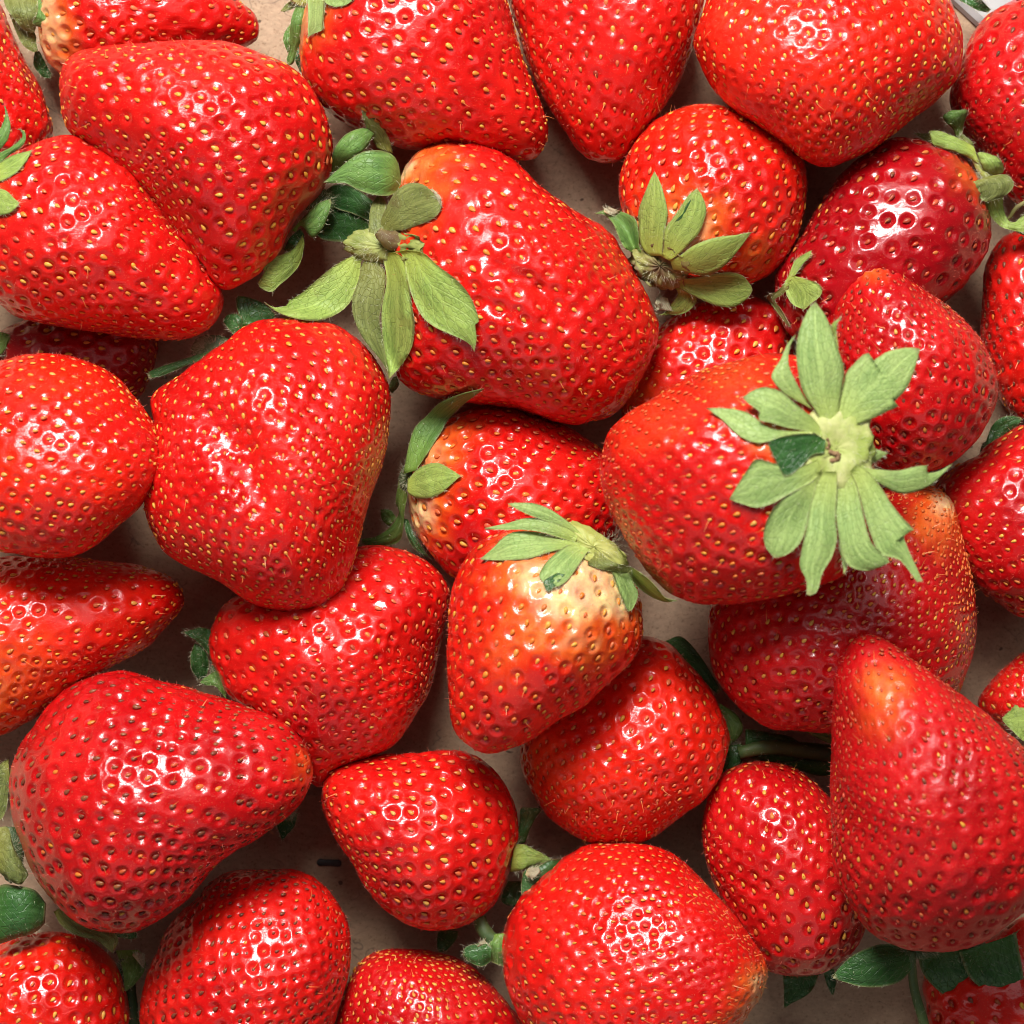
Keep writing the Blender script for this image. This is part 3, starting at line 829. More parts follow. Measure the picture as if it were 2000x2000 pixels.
# ------------------------------------------------------------------ seeds: one flattened drop, shared
def seed_mesh(name, mat):
    n, m = 8, 5
    V, Q, T = [], [], []
    for i in range(1, m):
        a = math.pi * i / m
        x = -math.cos(a)
        r = math.sin(a) * (1.0 - 0.28 * x)
        for j in range(n):
            p = 2 * math.pi * j / n
            V.append((x, 0.62 * r * math.cos(p), 0.42 * r * math.sin(p)))
    V += [(-1.02, 0, 0), (1.18, 0, 0.05)]
    for i in range(m - 2):
        for j in range(n):
            Q.append((i * n + j, (i + 1) * n + j, (i + 1) * n + (j + 1) % n, i * n + (j + 1) % n))
    for j in range(n):
        T.append((len(V) - 2, j, (j + 1) % n))
        T.append((len(V) - 1, (m - 2) * n + (j + 1) % n, (m - 2) * n + j))
    V, Q, T = np.array(V), np.array(Q)[:, ::-1], np.array(T)[:, ::-1]
    me = mesh_from(name, V, tris=T, quads=Q)
    me.materials.append(mat)
    return me, V, Q, T


SEED = {k: seed_mesh('seed_' + k, m) for k, m in M_SEED.items()}
MIX = {
    'yellow': (['yellow', 'orange', 'pink'], [.68, .22, .1]),
    'orange': (['orange', 'yellow', 'pink'], [.5, .25, .25]),
    'pink': (['pink', 'orange', 'yellow', 'red'], [.55, .2, .1, .15]),
    'brown': (['brown', 'red', 'orange'], [.8, .1, .1]),
    'red': (['red', 'brown', 'pink', 'yellow'], [.55, .25, .12, .08]),
}
from mathutils import Matrix
N_SEED = 0


def basis(n, t):
    n = n / np.linalg.norm(n, axis=1, keepdims=True)
    t = t - n * (t * n).sum(1, keepdims=True)
    t = t / (np.linalg.norm(t, axis=1, keepdims=True) + 1e-9)
    return n, t, np.cross(n, t)


def ribbons(base, dirs, side, length, width, bend, seg=3):
    """thin tapered hairs as ribbons"""
    n = len(base)
    V, Q = [], []
    rows = []
    for s in range(seg + 1):
        u = s / seg
        p = base + dirs * (length * u)[:, None] + bend * (length * u * u)[:, None]
        wd = (width * (1 - 0.8 * u))[:, None] * side
        rows.append((p - wd, p + wd))
    V = np.concatenate([np.concatenate(r) for r in rows])
    for s in range(seg):
        a = s * 2 * n + np.arange(n)
        Q.append(np.stack([a, a + n, a + 3 * n, a + 2 * n], 1))
    return V, np.vstack(Q)


def make_berry(i, B):
    global N_SEED
    R = np.random.default_rng(1000 + i)
    body, f, zc = B['body'], B['f'], B['zc']
    bx, by = B['c']
    root = bpy.data.objects.new('strawberry', None)
    COL.objects.link(root)
    root.empty_display_size = 0.005
    ox, oy = 1000 + (bx - 1000) * f, 1000 + (by - 1000) * f
    org = np.array([(ox - 1000) * S, -(oy - 1000) * S, 0.0])
    root.location = org
    root['label'] = B['label']
    root['category'] = 'strawberry'
    root['group'] = 'strawberries spread on the cardboard'
    B['root'], B['org'] = root, org

    def shape(D):
        P = body.eval(D)
        P[:, 2] += B['tilt'][0] * (P[:, 0] - bx) + B['tilt'][1] * (P[:, 1] - by)
        return P

    # axis from calyx to tip on the unit sphere
    def on_sphere(p):
        d = np.array(p, float) - body.c
        th = math.atan2(d[1], d[0])
        r = np.interp(th, np.arange(NT) * 2 * np.pi / NT - np.pi, body.rr, period=2 * np.pi)
        rho = min(1.0, math.hypot(*d) / r)
        return np.array([rho * math.cos(th), rho * math.sin(th), math.sqrt(max(0, 1 - rho * rho))])

    sv, tv = on_sphere(B['stem']), on_sphere(B['tip'])
    ax = tv - sv
    ax /= np.linalg.norm(ax)
    e1 = np.cross(ax, [0.3, 0.2, 0.9])
    e1 /= np.linalg.norm(e1)
    e2 = np.cross(ax, e1)
    # area carried by each sample of the sphere
    F = FIB
    P0 = shape(F)
    eps = 0.01
    ta = np.cross(F, [0.577, 0.577, 0.577])
    ta /= np.linalg.norm(ta, axis=1, keepdims=True)
    tb = np.cross(F, ta)
    un = lambda X: X / np.linalg.norm(X, axis=1, keepdims=True)
    area = np.linalg.norm(np.cross(shape(un(F + eps * ta)) - P0, shape(un(F + eps * tb)) - P0), axis=1) / eps ** 2 * (4 * np.pi / len(F))
    area = np.minimum(area, np.percentile(area, 98))
    t = F @ ax
    dens = np.clip(0.75 + B['dens'] * (t * 0.5 + 0.5) ** 2 * 1.6, 0.3, 3)
    dens = dens * (1 + 0.25 * np.sin(P0[:, 0] / 70 + i) * np.sin(P0[:, 1] / 60 + 2 * i))
    dens[F @ sv > math.cos(0.30)] *= 0.05
    wgt = area * dens
    n_tot = int(wgt.sum() / (0.87 * (B['sp'] * 0.93) ** 2))
    o = np.argsort(t)
    cdf = np.cumsum(wgt[o])
    cdf /= cdf[-1]
    k = np.arange(n_tot)
    tn = np.interp((k + 0.5) / n_tot, cdf, t[o])
    ph = k * math.pi * (3 - math.sqrt(5))
    s_ = np.sqrt(np.maximum(0, 1 - tn ** 2))
    U = tn[:, None] * ax + s_[:, None] * (np.cos(ph)[:, None] * e1 + np.sin(ph)[:, None] * e2)
    cz = math.cos(math.radians(112))
    U = U[U[:, 2] > cz]
    cand = F[:, 2] > cz - 0.05
    Fc, Pc, Wc = F[cand], P0[cand], (area * dens ** 2)[cand]
    for it in range(5):
        PU = shape(U)
        near = np.empty(len(Fc), int)
        d2 = (Pc ** 2).sum(1)[:, None] - 2 * Pc @ PU.T + (PU ** 2).sum(1)[None]
        near = d2.argmin(1)
        acc = np.zeros((len(U), 3))
        np.add.at(acc, near, Fc * Wc[:, None])
        ok = np.linalg.norm(acc, axis=1) > 0
        U[ok] = 0.35 * U[ok] + 0.65 * un(acc[ok])
        U = un(U)
    U = un(U + R.normal(size=U.shape) * 0.012)
    PU = shape(U)
    dd = ((PU[:, None] - PU[None]) ** 2).sum(2)
    np.fill_diagonal(dd, 1e9)
    nn = np.sqrt(np.sort(dd, axis=1)[:, :3].mean(1))
    # surface
    edge = 3.5
    a_cap = area[F[:, 2] > math.cos(CAPA)].sum()
    N = int(np.clip(math.sqrt(a_cap) / edge, 60, 185))
    D, Q = cap_grid(N)
    V = shape(D)
    Nv = vnormals(V, Q)
    if (Nv * (V - np.array([bx, by, 0]))).sum() < 0:
        Nv = -Nv
    disp = np.zeros(len(V))
    near = np.zeros(len(V), int)
    prand = R.uniform(0.6, 1.3, len(U))
    for a in range(0, len(V), 4000):
        d2 = (V[a:a + 4000] ** 2).sum(1)[:, None] - 2 * V[a:a + 4000] @ PU.T + (PU ** 2).sum(1)[None]
        j = d2.argmin(1)
        near[a:a + 4000] = j
        x = np.sqrt(np.maximum(d2[np.arange(len(j)), j], 0)) / np.minimum(0.46 * nn[j], 16.0)
        sst = np.clip((x - 0.36) / 0.64, 0, 1)
        sst = sst * sst * (3 - 2 * sst)
        rim = 0.15 * np.exp(-((x - 1.08) / 0.20) ** 2)
        disp[a:a + 4000] = (-(1 - sst) + rim) * B['pit'] * prand[j] * np.minimum(1, nn[j] / 34)
    fine = np.zeros(len(V))
    for q in range(6):
        kk = R.normal(size=3) / (22 + 9 * q)
        fine += np.sin(V @ kk * 1.6 + R.uniform(0, 6)) * (0.55 + 0.12 * q)
    V2 = V + Nv * (disp + fine)[:, None]
    # colour that the flesh itself has
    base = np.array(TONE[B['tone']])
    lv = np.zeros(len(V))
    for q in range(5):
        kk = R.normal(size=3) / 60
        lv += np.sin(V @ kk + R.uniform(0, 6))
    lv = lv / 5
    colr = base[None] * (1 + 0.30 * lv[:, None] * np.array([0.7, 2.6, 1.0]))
    pal = np.zeros(len(V))
    pn = np.zeros(len(V))
    for q in range(6):
        kk = R.normal(size=3) / 26
        pn += np.sin(V @ kk + R.uniform(0, 6))
    az = np.arctan2(D @ e2, D @ e1)
    for q in (7, 12, 19, 31):
        pn += 1.3 * np.sin(q * az + R.uniform(0, 6) + 0.6 * np.sin(V[:, 0] / 30))
    for (x, y, r, st) in B['pale']:
        dst = np.hypot(V[:, 0] - x, V[:, 1] - y) / r
        g = np.clip(1.30 - dst * 0.92 + pn * 0.040, 0, 1) ** 1.5
        pal = np.maximum(pal, st * np.minimum(g, 1) * (V[:, 2] > -120))
    a1 = np.clip(pal * 2.4, 0, 1)[:, None]
    a2 = np.clip((pal - 0.40) * 1.9, 0, 1)[:, None]
    colr = colr * (1 - a1) + ORANGE * a1
    colr = colr * (1 - a2) + CREAM * a2
    Vl = to_floor(V2, zc)
    Vw = world(Vl) - org
    me = mesh_from('flesh', Vw, quads=Q[:, ::-1])
    att = me.attributes.new('tint', 'FLOAT_COLOR', 'POINT')
    att.data.foreach_set('color', np.concatenate([np.clip(colr, 0, 1), np.ones((len(V), 1))], 1).astype(np.float32).ravel())
    bl = me.attributes.new('bloom', 'FLOAT', 'POINT')
    blv = np.clip(B['bloom'] * R.uniform(.5, 1.5) * (1 + 0.5 * lv) + 0.30 * np.clip(lv + 0.05 * pn + R.uniform(-.25, .25), 0, 1), 0, 1)
    bl.data.foreach_set('value', blv.astype(np.float32))
    me.materials.append(M_FLESH)
    link('flesh', me, None, root)
    # seeds
    vi = np.array([((V - p) ** 2).sum(1).argmin() for p in PU])
    ns = Nv[vi]
    pos = PU - ns * (B['pit'] * prand * np.minimum(1, nn / 34) * 0.78 - 0.6)[:, None]
    tipdir = shape(un(U + 0.04 * (ax - U * (U @ ax)[:, None]))) - PU
    tipdir += R.normal(size=tipdir.shape) * np.linalg.norm(tipdir, axis=1, keepdims=True) * 0.18
    nz, tx, ty = basis(ns, tipdir)
    away = np.hypot(pos[:, 0] - B['stem'][0], pos[:, 1] - B['stem'][1])
    keep = (U @ sv < math.cos(0.28))
    posl = to_floor(pos, zc)
    pic = (posl[:, :2] - 1000) * ((DCAM - Z0) / (DCAM - posl[:, 2]))[:, None] + 1000
    vis = (pic[:, 0] > -8) & (pic[:, 0] < 2008) & (pic[:, 1] > -8) & (pic[:, 1] < 2008) & (U[:, 2] > -0.12)
    for k2, T in TOP.items():
        if k2 != B['key']:
            vis &= ~(height_at(posl[:, 0], posl[:, 1], T) > posl[:, 2] + 14)
    names, pr = MIX[B['seed']]
    kind = R.choice(len(names), len(U), p=pr)
    L = 6.3 * B['ss'] * R.uniform(0.78, 1.18, len(U)) * np.clip(nn / 33, 0.72, 1.12)
    W_ = L * R.uniform(0.9, 1.12, len(U))
    Hh = L * R.uniform(0.85, 1.1, len(U))
    rest = []
    shown = 0
    flip = np.array([1, -1, 1.0])
    wpos = world(posl) - org
    for q in range(len(U)):
        if not keep[q]:
            continue
        M = np.eye(4)
        M[:3, 0] = tx[q] * flip * L[q] * f * S
        M[:3, 1] = -ty[q] * flip * W_[q] * f * S
        M[:3, 2] = nz[q] * flip * Hh[q] * f * S
        M[:3, 3] = wpos[q]
        nm = names[kind[q]]
        if vis[q] and shown < 300:
            so = bpy.data.objects.new('seed', SEED[nm][0])
            so.parent = root
            so.matrix_basis = Matrix(M.tolist())
            COL.objects.link(so)
            shown += 1
        else:
            rest.append(M)
    N_SEED += shown
    if rest:
        _, sv_, sq, st_ = SEED[B['seed']]
        V4 = np.concatenate([sv_, np.ones((len(sv_), 1))], 1)
        Vs = np.concatenate([(V4 @ M.T)[:, :3] for M in rest])
        off = np.arange(len(rest))[:, None, None] * len(sv_)
        me = mesh_from('seed_scatter', Vs, tris=(st_[None] + off).reshape(-1, 3), quads=(sq[None] + off).reshape(-1, 4))
        o2 = link('seed_scatter', me, M_SEED[B['seed']], root)
        o2['kind'] = 'stuff'
    # dry styles on the seeds and fine fuzz on the skin
    pick = np.where(keep & (U[:, 2] > 0.22) & (R.random(len(U)) < 0.32))[0]
    if len(pick):
        dirs = tx[pick] * R.uniform(.5, 1, (len(pick), 1)) + ty[pick] * R.normal(size=(len(pick), 1)) * .5 + nz[pick] * R.uniform(.25, .8, (len(pick), 1))
        dirs = un(dirs)
        Vr, Qr = ribbons(pos[pick] + nz[pick] * 2.5, dirs, un(np.cross(dirs, nz[pick])), R.uniform(8, 17, len(pick)), R.uniform(.55, .95, len(pick)), R.normal(size=(len(pick), 3)) * .3)
        me = mesh_from('style', world(to_floor(Vr, zc)) - org, quads=Qr)
        o3 = link('style', me, M_STYLE, root)
        o3['kind'] = 'stuff'
    capn = (N + 1) ** 2
    cz_ = np.where(D[:capn, 2] > -0.25)[0]
    nf = int(min(2600, len(cz_)))
    pick = R.choice(cz_, nf, replace=False)
    dirs = un(Nv[pick] + R.normal(size=(nf, 3)) * 0.65)
    Vr, Qr = ribbons(V2[pick] - Nv[pick] * .5, dirs, un(np.cross(dirs, R.normal(size=(nf, 3)))), R.uniform(2.5, 7, nf), R.uniform(.22, .42, nf), R.normal(size=(nf, 3)) * .35, seg=1)
    me = mesh_from('fuzz', world(to_floor(Vr, zc)) - org, quads=Qr)
    o4 = link('fuzz', me, M_FUZZ, root)
    o4['kind'] = 'stuff'


for i, B in enumerate(BERRIES):
    make_berry(i, B)
BY = {B['key']: B for B in BERRIES}
print('seeds', N_SEED, 'time %.1f' % (time.time() - T0))

# ------------------------------------------------------------------ calyces
R1 = (500, 200, .3002)
R2 = (1360, 570, .3157)
R3 = (1160, 320, .2484)
R4 = (700, 740, .3313)
R5 = (1360, 1380, .3313)
R6 = (1780, 0, .2483)
Q1 = (0, 1480, .269)
Q2 = (860, 1560, .207)
Q3 = (0, 0, .2276)
Q4 = (540, 0, .0828)
Q5 = (280, 560, .1346)
Q6 = (340, 1200, .269)
A9 = (1300, 1300, .3623)
A6 = (1300, 650, .3623)
ID = (0, 0, 1)


def px(reg, pts):
    return np.array([(reg[0] + x * reg[2], reg[1] + y * reg[2]) for x, y in pts], float)


def dome(cx, cy, rx, ry, rot, hz, z, zc_used, rough, R, cone=0.0):
    n, m = 36, 12
    V = []
    for i in range(m + 1):
        a = math.pi * 0.62 * i / m
        for j in range(n):
            p = 2 * math.pi * j / n
            b = 1 + rough * math.sin(5 * p + 1.3 * i) * math.sin(a) + rough * .6 * math.sin(11 * p - i)
            x, y = rx * math.sin(a) * math.cos(p) * b, ry * math.sin(a) * math.sin(p) * b
            zz = hz * math.cos(a) * b - cone * math.exp(-(i / 2.2) ** 2)
            V.append((cx + x * math.cos(rot) - y * math.sin(rot), cy + x * math.sin(rot) + y * math.cos(rot), z + zz))
    V = np.array(V)
    Q = []
    for i in range(m):
        for j in range(n):
            Q.append((i * n + j, (i + 1) * n + j, (i + 1) * n + (j + 1) % n, i * n + (j + 1) % n))
    return V, np.array(Q)


def pic_to_floor(P):
    Q = P.copy()
    s = wscale(P[:, 2])
    Q[:, 0] = 1000 + (P[:, 0] - 1000) * s
    Q[:, 1] = 1000 + (P[:, 1] - 1000) * s
    return Q


CAL = {}


def calyx(key, reg, c, rx, ry, rot, z=None, hz=10, mat='green', cone=0, rough=.06, over=False):
    """the leafy crown's button on the berry: part calyx; its sepals are sub-parts"""
    B = BY[key]
    R = np.random.default_rng(hash(key) % 1000 if False else sum(map(ord, key)))
    cx, cy = px(reg, [c])[0]
    s = reg[2]
    if z is None:
        g = pic_to_floor(np.array([[cx, cy, B['top']]]))
        zz = float(height_at(g[0, 0], g[0, 1]))
    else:
        zz = B['zc'] + z
    V, Q = dome(cx, cy, rx * s, ry * s, rot, hz, zz, B['zc'], rough, R, cone)
    if z is None or over:
        G = pic_to_floor(V)
        ring = np.arange(len(V)) // 36
        V[:, 2] = np.where(ring < 10, np.maximum(V[:, 2], height_at(G[:, 0], G[:, 1]) + 6), V[:, 2])
    me = mesh_from('calyx', world(pic_to_floor(V)) - B['org'], quads=Q)
    o = link('calyx', me, M_HUB[mat], B['root'])
    CAL[key] = dict(o=o, z=zz, hairs=[], c=(cx, cy))
    n = 420
    p = R.uniform(0, 6.283, n)
    rr = R.uniform(.35, 1.0, n)
    b = np.stack([cx + rr * np.cos(p) * rx * s, cy + rr * np.sin(p) * ry * s, zz + hz * np.sqrt(np.maximum(0.05, 1 - rr ** 2)) - cone * np.exp(-(rr / .3) ** 2)], 1)
    d = np.stack([np.cos(p), np.sin(p), R.uniform(0, 1.2, n)], 1) + R.normal(size=(n, 3)) * .35
    CAL[key]['hairs'].append((b, d, R.uniform(6, 16, n)))
    return o


def scar(key, reg, pts, r, dz):
    """curled brown remains of the stalk in the middle of a calyx"""
    B, C = BY[key], CAL[key]
    P = smooth_open(px(reg, pts), 26)
    n = 6
    V, Q = [], []
    for i in range(26):
        d = P[min(i + 1, 25)] - P[max(i - 1, 0)]
        d /= np.linalg.norm(d)
        s2 = np.array([-d[1], d[0]])
        rr = r * reg[2] * (0.6 + 0.5 * math.sin(i * 1.7) ** 2)
        for j in range(n):
            t = 2 * math.pi * j / n
            q = P[i] + s2 * rr * math.cos(t)
            V.append((q[0], q[1], C['z'] + dz + rr * math.sin(t) + 1.5 * math.sin(i * .9)))
    for i in range(25):
        for j in range(n):
            Q.append((i * n + j, (i + 1) * n + j, (i + 1) * n + (j + 1) % n, i * n + (j + 1) % n))
    me = mesh_from('stalk_scar', world(pic_to_floor(np.array(V))) - B['org'], quads=np.array(Q))
    return link('stalk_scar', me, M_HUB['scar'], C['o'])


def sepal(key, reg, L, Rr, tone, z, arch=5.0, drape=True, groove=3.0, curl=0.0, smooth=True):
    """leaf from its two traced edges (base to tip). z: heights base, middle, tip; drape: above whatever lies below, else above the berry's own mid height"""
    B, C = BY[key], CAL[key]
    seed = int(abs(L[0][0] * 7 + L[-1][1] * 13 + Rr[0][1])) % 9973
    R = np.random.default_rng(seed)
    nu, nv = 22, 9
    La, Ra = px(reg, L), px(reg, Rr)
    if drape:
        # tuck the base under the button
        md = (La[0] + Ra[0]) / 2
        to = np.array(C['c']) - md
        dist = np.linalg.norm(to)
        hw = np.linalg.norm(La[0] - Ra[0])
        if 12 < dist < 130 and hw > 12:
            to = to / dist * min(dist * 0.5, 26)
            La = np.vstack([md + to + (La[0] - md) * 0.6, La])
            Ra = np.vstack([md + to + (Ra[0] - md) * 0.6, Ra])
    A = smooth_open(La, nu)
    E = smooth_open(Ra, nu)
    u = np.linspace(0, 1, nu)
    v = np.linspace(0, 1, nv)
    P = A[:, None, :] * (1 - v)[None, :, None] + E[:, None, :] * v[None, :, None]
    wdt = np.linalg.norm(A - E, axis=1)
    zl = np.interp(u, np.linspace(0, 1, len(z)), z)
    zl = np.convolve(np.concatenate([[zl[0]] * 3, zl, [zl[-1]] * 3]), np.ones(7) / 7, 'valid')
    Zg = np.repeat(zl[:, None], nv, 1)
    if drape:
        Zg = Zg + C['z']
    else:
        Zg = Zg + B['zc']
    pf = np.clip(wdt / (wdt.max() + 1e-6), 0, 1)
    q = 2 * v - 1
    Zg = Zg + arch * pf[:, None] * (1 - q[None] ** 2) - groove * pf[:, None] * np.exp(-(q / .16) ** 2)[None]
    ph = R.uniform(0, 6, 4)
    Zg = Zg + 1.6 * np.sin(u[:, None] * 9 + ph[0] + 2.5 * q[None]) * np.abs(q)[None] + 1.2 * np.sin(u[:, None] * 17 + ph[1] - 3 * q[None]) * np.abs(q)[None]
    Zg = Zg + R.uniform(-7, 7) * pf[:, None] * q[None] * (u[:, None] + .2) + R.uniform(2, 5) * np.sin(u[:, None] * R.uniform(4, 7) + ph[2]) + 2.2 * np.sin(u[:, None] * 26 + ph[3] + 5 * q[None]) * np.abs(q)[None] ** 2
    if curl:
        Zg = Zg + curl * (u[:, None] ** 3)
    if drape:
        for it in range(2):
            G = pic_to_floor(np.concatenate([P.reshape(-1, 2), Zg.reshape(-1, 1)], 1))
            hh = height_at(G[:, 0], G[:, 1]).reshape(nu, nv)
            mx = np.maximum(Zg, hh + 7)
            # smooth the lift along and across the leaf
            for _ in range(3):
                p_ = np.pad(mx, 1, mode='edge')
                mx = np.maximum((p_[:-2, 1:-1] + p_[2:, 1:-1] + p_[1:-1, :-2] + p_[1:-1, 2:] + 2 * mx) / 6, hh + 5)
            Zg = mx
    W = world(pic_to_floor(np.concatenate([P.reshape(-1, 2), Zg.reshape(-1, 1)], 1))) - B['org']
    I = np.arange(nu * nv).reshape(nu, nv)
    Qd = np.stack([I[:-1, :-1].ravel(), I[1:, :-1].ravel(), I[1:, 1:].ravel(), I[:-1, 1:].ravel()], 1)
    Nn = vnormals(W, Qd)
    if Nn[:, 2].sum() < 0:
        Nn = -Nn
        Qd = Qd[:, ::-1]
    th = 1.0 * S
    n = nu * nv
    V = np.concatenate([W + Nn * th * .5, W - Nn * th * .5])
    loop = np.concatenate([I[:-1, 0], I[-1, :-1], I[::-1, -1][:-1], I[0, ::-1][:-1]])
    rim = np.stack([loop, np.roll(loop, -1), np.roll(loop, -1) + n, loop + n], 1)
    Qa = np.vstack([Qd, Qd[:, ::-1] + n, rim])
    me = mesh_from('sepal', V, quads=Qa)
    uvl = me.uv_layers.new(name='uv')
    li = np.empty(len(me.loops), np.int32)
    me.loops.foreach_get('vertex_index', li)
    UV = np.stack([np.repeat(u, nv), np.tile(v, nu)], 1)
    UV = np.concatenate([UV, UV])
    uvl.data.foreach_set('uv', UV[li].astype(np.float32).ravel())
    o = link('sepal', me, M_LEAF[tone], C['o'])
    # fringe of hairs along both edges
    k = 34
    for sd, ed in ((0, A), (nv - 1, E)):
        ii = R.uniform(1, nu - 1.01, k)
        i0 = ii.astype(int)
        fr = (ii - i0)[:, None]
        ptx = ed[i0] * (1 - fr) + ed[i0 + 1] * fr
        zz = Zg[i0, sd] * (1 - fr[:, 0]) + Zg[i0 + 1, sd] * fr[:, 0]
        out = ptx - P[i0, nv // 2]
        out /= np.linalg.norm(out, axis=1, keepdims=True) + 1e-6
        al = ed[i0 + 1] - ed[i0]
        al /= np.linalg.norm(al, axis=1, keepdims=True) + 1e-6
        d = np.concatenate([out * .7 + al * .7, R.uniform(-.2, .8, (k, 1))], 1) + R.normal(size=(k, 3)) * .25
        C['hairs'].append((np.concatenate([ptx, zz[:, None]], 1), d, R.uniform(4, 10, k)))
    ii = R.integers(1, nu - 1, 40)
    jj = R.integers(1, nv - 1, 40)
    d = R.normal(size=(40, 3)) * .8
    d[:, 2] = np.abs(d[:, 2]) + .2
    C['hairs'].append((np.concatenate([P[ii, jj], Zg[ii, jj][:, None] + 1], 1), d, R.uniform(4, 9, 40)))
    return o


def stem(key, reg, pts, rads, mat='dark'):
    """cut stalk: pts (x, y, z above the berry's mid height)"""
    B, C = BY[key], CAL[key]
    p2 = px(reg, [p[:2] for p in pts])
    P = np.concatenate([p2, np.array([[B['zc'] + p[2]] for p in pts])], 1)
    P = smooth_open(P, 14)
    r = np.interp(np.linspace(0, 1, 14), np.linspace(0, 1, len(rads)), rads) * reg[2]
    W = world(pic_to_floor(P)) - B['org']
    n = 12
    V, Q = [], []
    for i in range(14):
        d = W[min(i + 1, 13)] - W[max(i - 1, 0)]
        d /= np.linalg.norm(d)
        a = np.cross(d, [0, 0, 1.0])
        a /= np.linalg.norm(a) + 1e-9
        b = np.cross(d, a)
        for j in range(n):
            t = 2 * math.pi * j / n
            rr = r[i] * S * (1 + .06 * math.sin(3 * t + i))
            V.append(W[i] + rr * (math.cos(t) * a + math.sin(t) * b))
    for i in range(13):
        for j in range(n):
            Q.append((i * n + j, i * n + (j + 1) % n, (i + 1) * n + (j + 1) % n, (i + 1) * n + j))
    V.append(W[-1])
    V.append(W[0])
    T = [(len(V) - 2, 13 * n + j, 13 * n + (j + 1) % n) for j in range(n)] + [(len(V) - 1, (j + 1) % n, j) for j in range(n)]
    me = mesh_from('stalk', np.array(V), tris=np.array(T), quads=np.array(Q))
    o = link('stalk', me, M_HUB[mat], C['o'])
    R = np.random.default_rng(len(pts) * 31 + int(pts[0][0]))
    k = 60
    ii = R.integers(0, 14, k)
    d = R.normal(size=(k, 3))
    d[:, 2] = np.abs(d[:, 2])
    d /= np.linalg.norm(d, axis=1, keepdims=True)
    C['hairs'].append((P[ii] + d * r[ii, None] * .95, d + R.normal(size=(k, 3)) * .3, R.uniform(5, 12, k)))
    return o


# centre strawberry: brown flecked button, spread sepals
calyx('b7', R1, (840, 935), 262, 112, 0.08, z=60, hz=34, mat='moss', rough=.07, over=True)
sepal('b7', R1, [(760, 680), (680, 610), (580, 575), (490, 600), (420, 680), (380, 780)], [(740, 890), (640, 905), (520, 905), (430, 890), (390, 850), (380, 790)], 'dark', (-20, -60, -90), drape=False)  # sepal in shade: the shade is put into its dark leaf colour
sepal('b7', R1, [(690, 1050), (670, 1150), (630, 1260), (625, 1350), (660, 1470), (720, 1570), (790, 1650), (840, 1720), (852, 1765)], [(800, 1050), (840, 1100), (840, 1200), (812, 1350), (803, 1420), (830, 1560), (845, 1680), (856, 1770)], 'olive', (5, 10, 0, -40), arch=8)
sepal('b7', R1, [(600, 1010), (500, 1070), (400, 1150), (300, 1240), (200, 1300), (218, 1316), (120, 1335), (55, 1300)], [(690, 1020), (670, 1170), (620, 1290), (540, 1370), (420, 1415), (280, 1410), (150, 1370), (55, 1300)], 'light', (5, 0, -20, -50))
sepal('b7', R1, [(830, 1020), (850, 1130), (845, 1210), (820, 1330), (820, 1480), (835, 1600), (850, 1700), (865, 1800)], [(960, 1020), (990, 1150), (1010, 1300), (1030, 1430), (1020, 1570), (980, 1660), (920, 1740), (865, 1800)], 'light', (8, 18, 10, -10), arch=7)
sepal('b7', R1, [(960, 1000), (980, 1130), (1020, 1270), (1080, 1390), (1160, 1460), (1270, 1510), (1360, 1550), (1410, 1590), (1420, 1620)], [(1090, 980), (1180, 1060), (1300, 1150), (1380, 1240), (1430, 1340), (1450, 1430), (1425, 1440), (1435, 1530), (1420, 1620)], 'light', (8, 14, 12, 5), arch=7)
sepal('b7', R1, [(810, 780), (845, 690), (880, 620), (930, 560), (1000, 525), (1080, 530), (1140, 575), (1190, 640)], [(880, 840), (960, 830), (1050, 800), (1130, 770), (1190, 720), (1207, 670), (1195, 640)], 'olive', (10, 40, 50, 30), arch=14)
sepal('b7', R1, [(1130, 565), (1160, 590), (1185, 640)], [(1150, 560), (1200, 620), (1205, 680)], 'dry', (45, 40, 30), arch=3)
sepal('b7', R1, [(890, 1790), (865, 1850), (880, 1890)], [(915, 1780), (928, 1840), (890, 1890)], 'olive', (-120, -120, -130), drape=False)
sepal('b7', R1, [(740, 900), (735, 760), (755, 660), (800, 600)], [(880, 880), (850, 740), (850, 660), (810, 602)], 'olive', (14, 10, -20), arch=8)  # olive tone paints in the shade over this sepal
stem('b7', R1, [(905, 905, 100), (850, 885, 112), (795, 840, 118)], (70, 52, 32), 'brown')
sepal('b7', R1, [(760, 640), (640, 555), (520, 535), (420, 600)], [(760, 780), (620, 720), (520, 690), (420, 620)], 'dark', (-10, -40, -70), drape=False)
# broad strawberry at the upper left: curled sepals behind its right side
calyx('b2', R1, (400, 640), 120, 90, 0.6, z=-60, hz=10, mat='dark')
sepal('b2', R1, [(480, 480), (500, 330), (560, 230), (640, 180), (720, 168), (775, 190)], [(520, 460), (600, 390), (680, 330), (720, 290), (750, 240), (775, 192)], 'mid', (-60, 10, 20, 0), arch=10, drape=False)
sepal('b2', R1, [(790, 300), (730, 190), (700, 110), (685, 40)], [(890, 330), (870, 250), (830, 170), (770, 90), (687, 40)], 'olive', (-30, 10, 40), drape=False)
sepal('b2', R1, [(940, 480), (920, 390), (880, 335), (800, 312), (700, 320), (610, 370), (530, 440), (440, 520)], [(942, 510), (930, 560), (880, 602), (800, 605), (720, 590), (650, 560), (580, 525), (500, 525), (440, 522)], 'mid', (-10, 50, 50, 30), arch=16, drape=False)
sepal('b2', R1, [(235, 830), (300, 755), (400, 660), (485, 628)], [(255, 845), (300, 800), (370, 880), (450, 790), (492, 650)], 'mid', (-50, 0, 20), arch=10, drape=False)
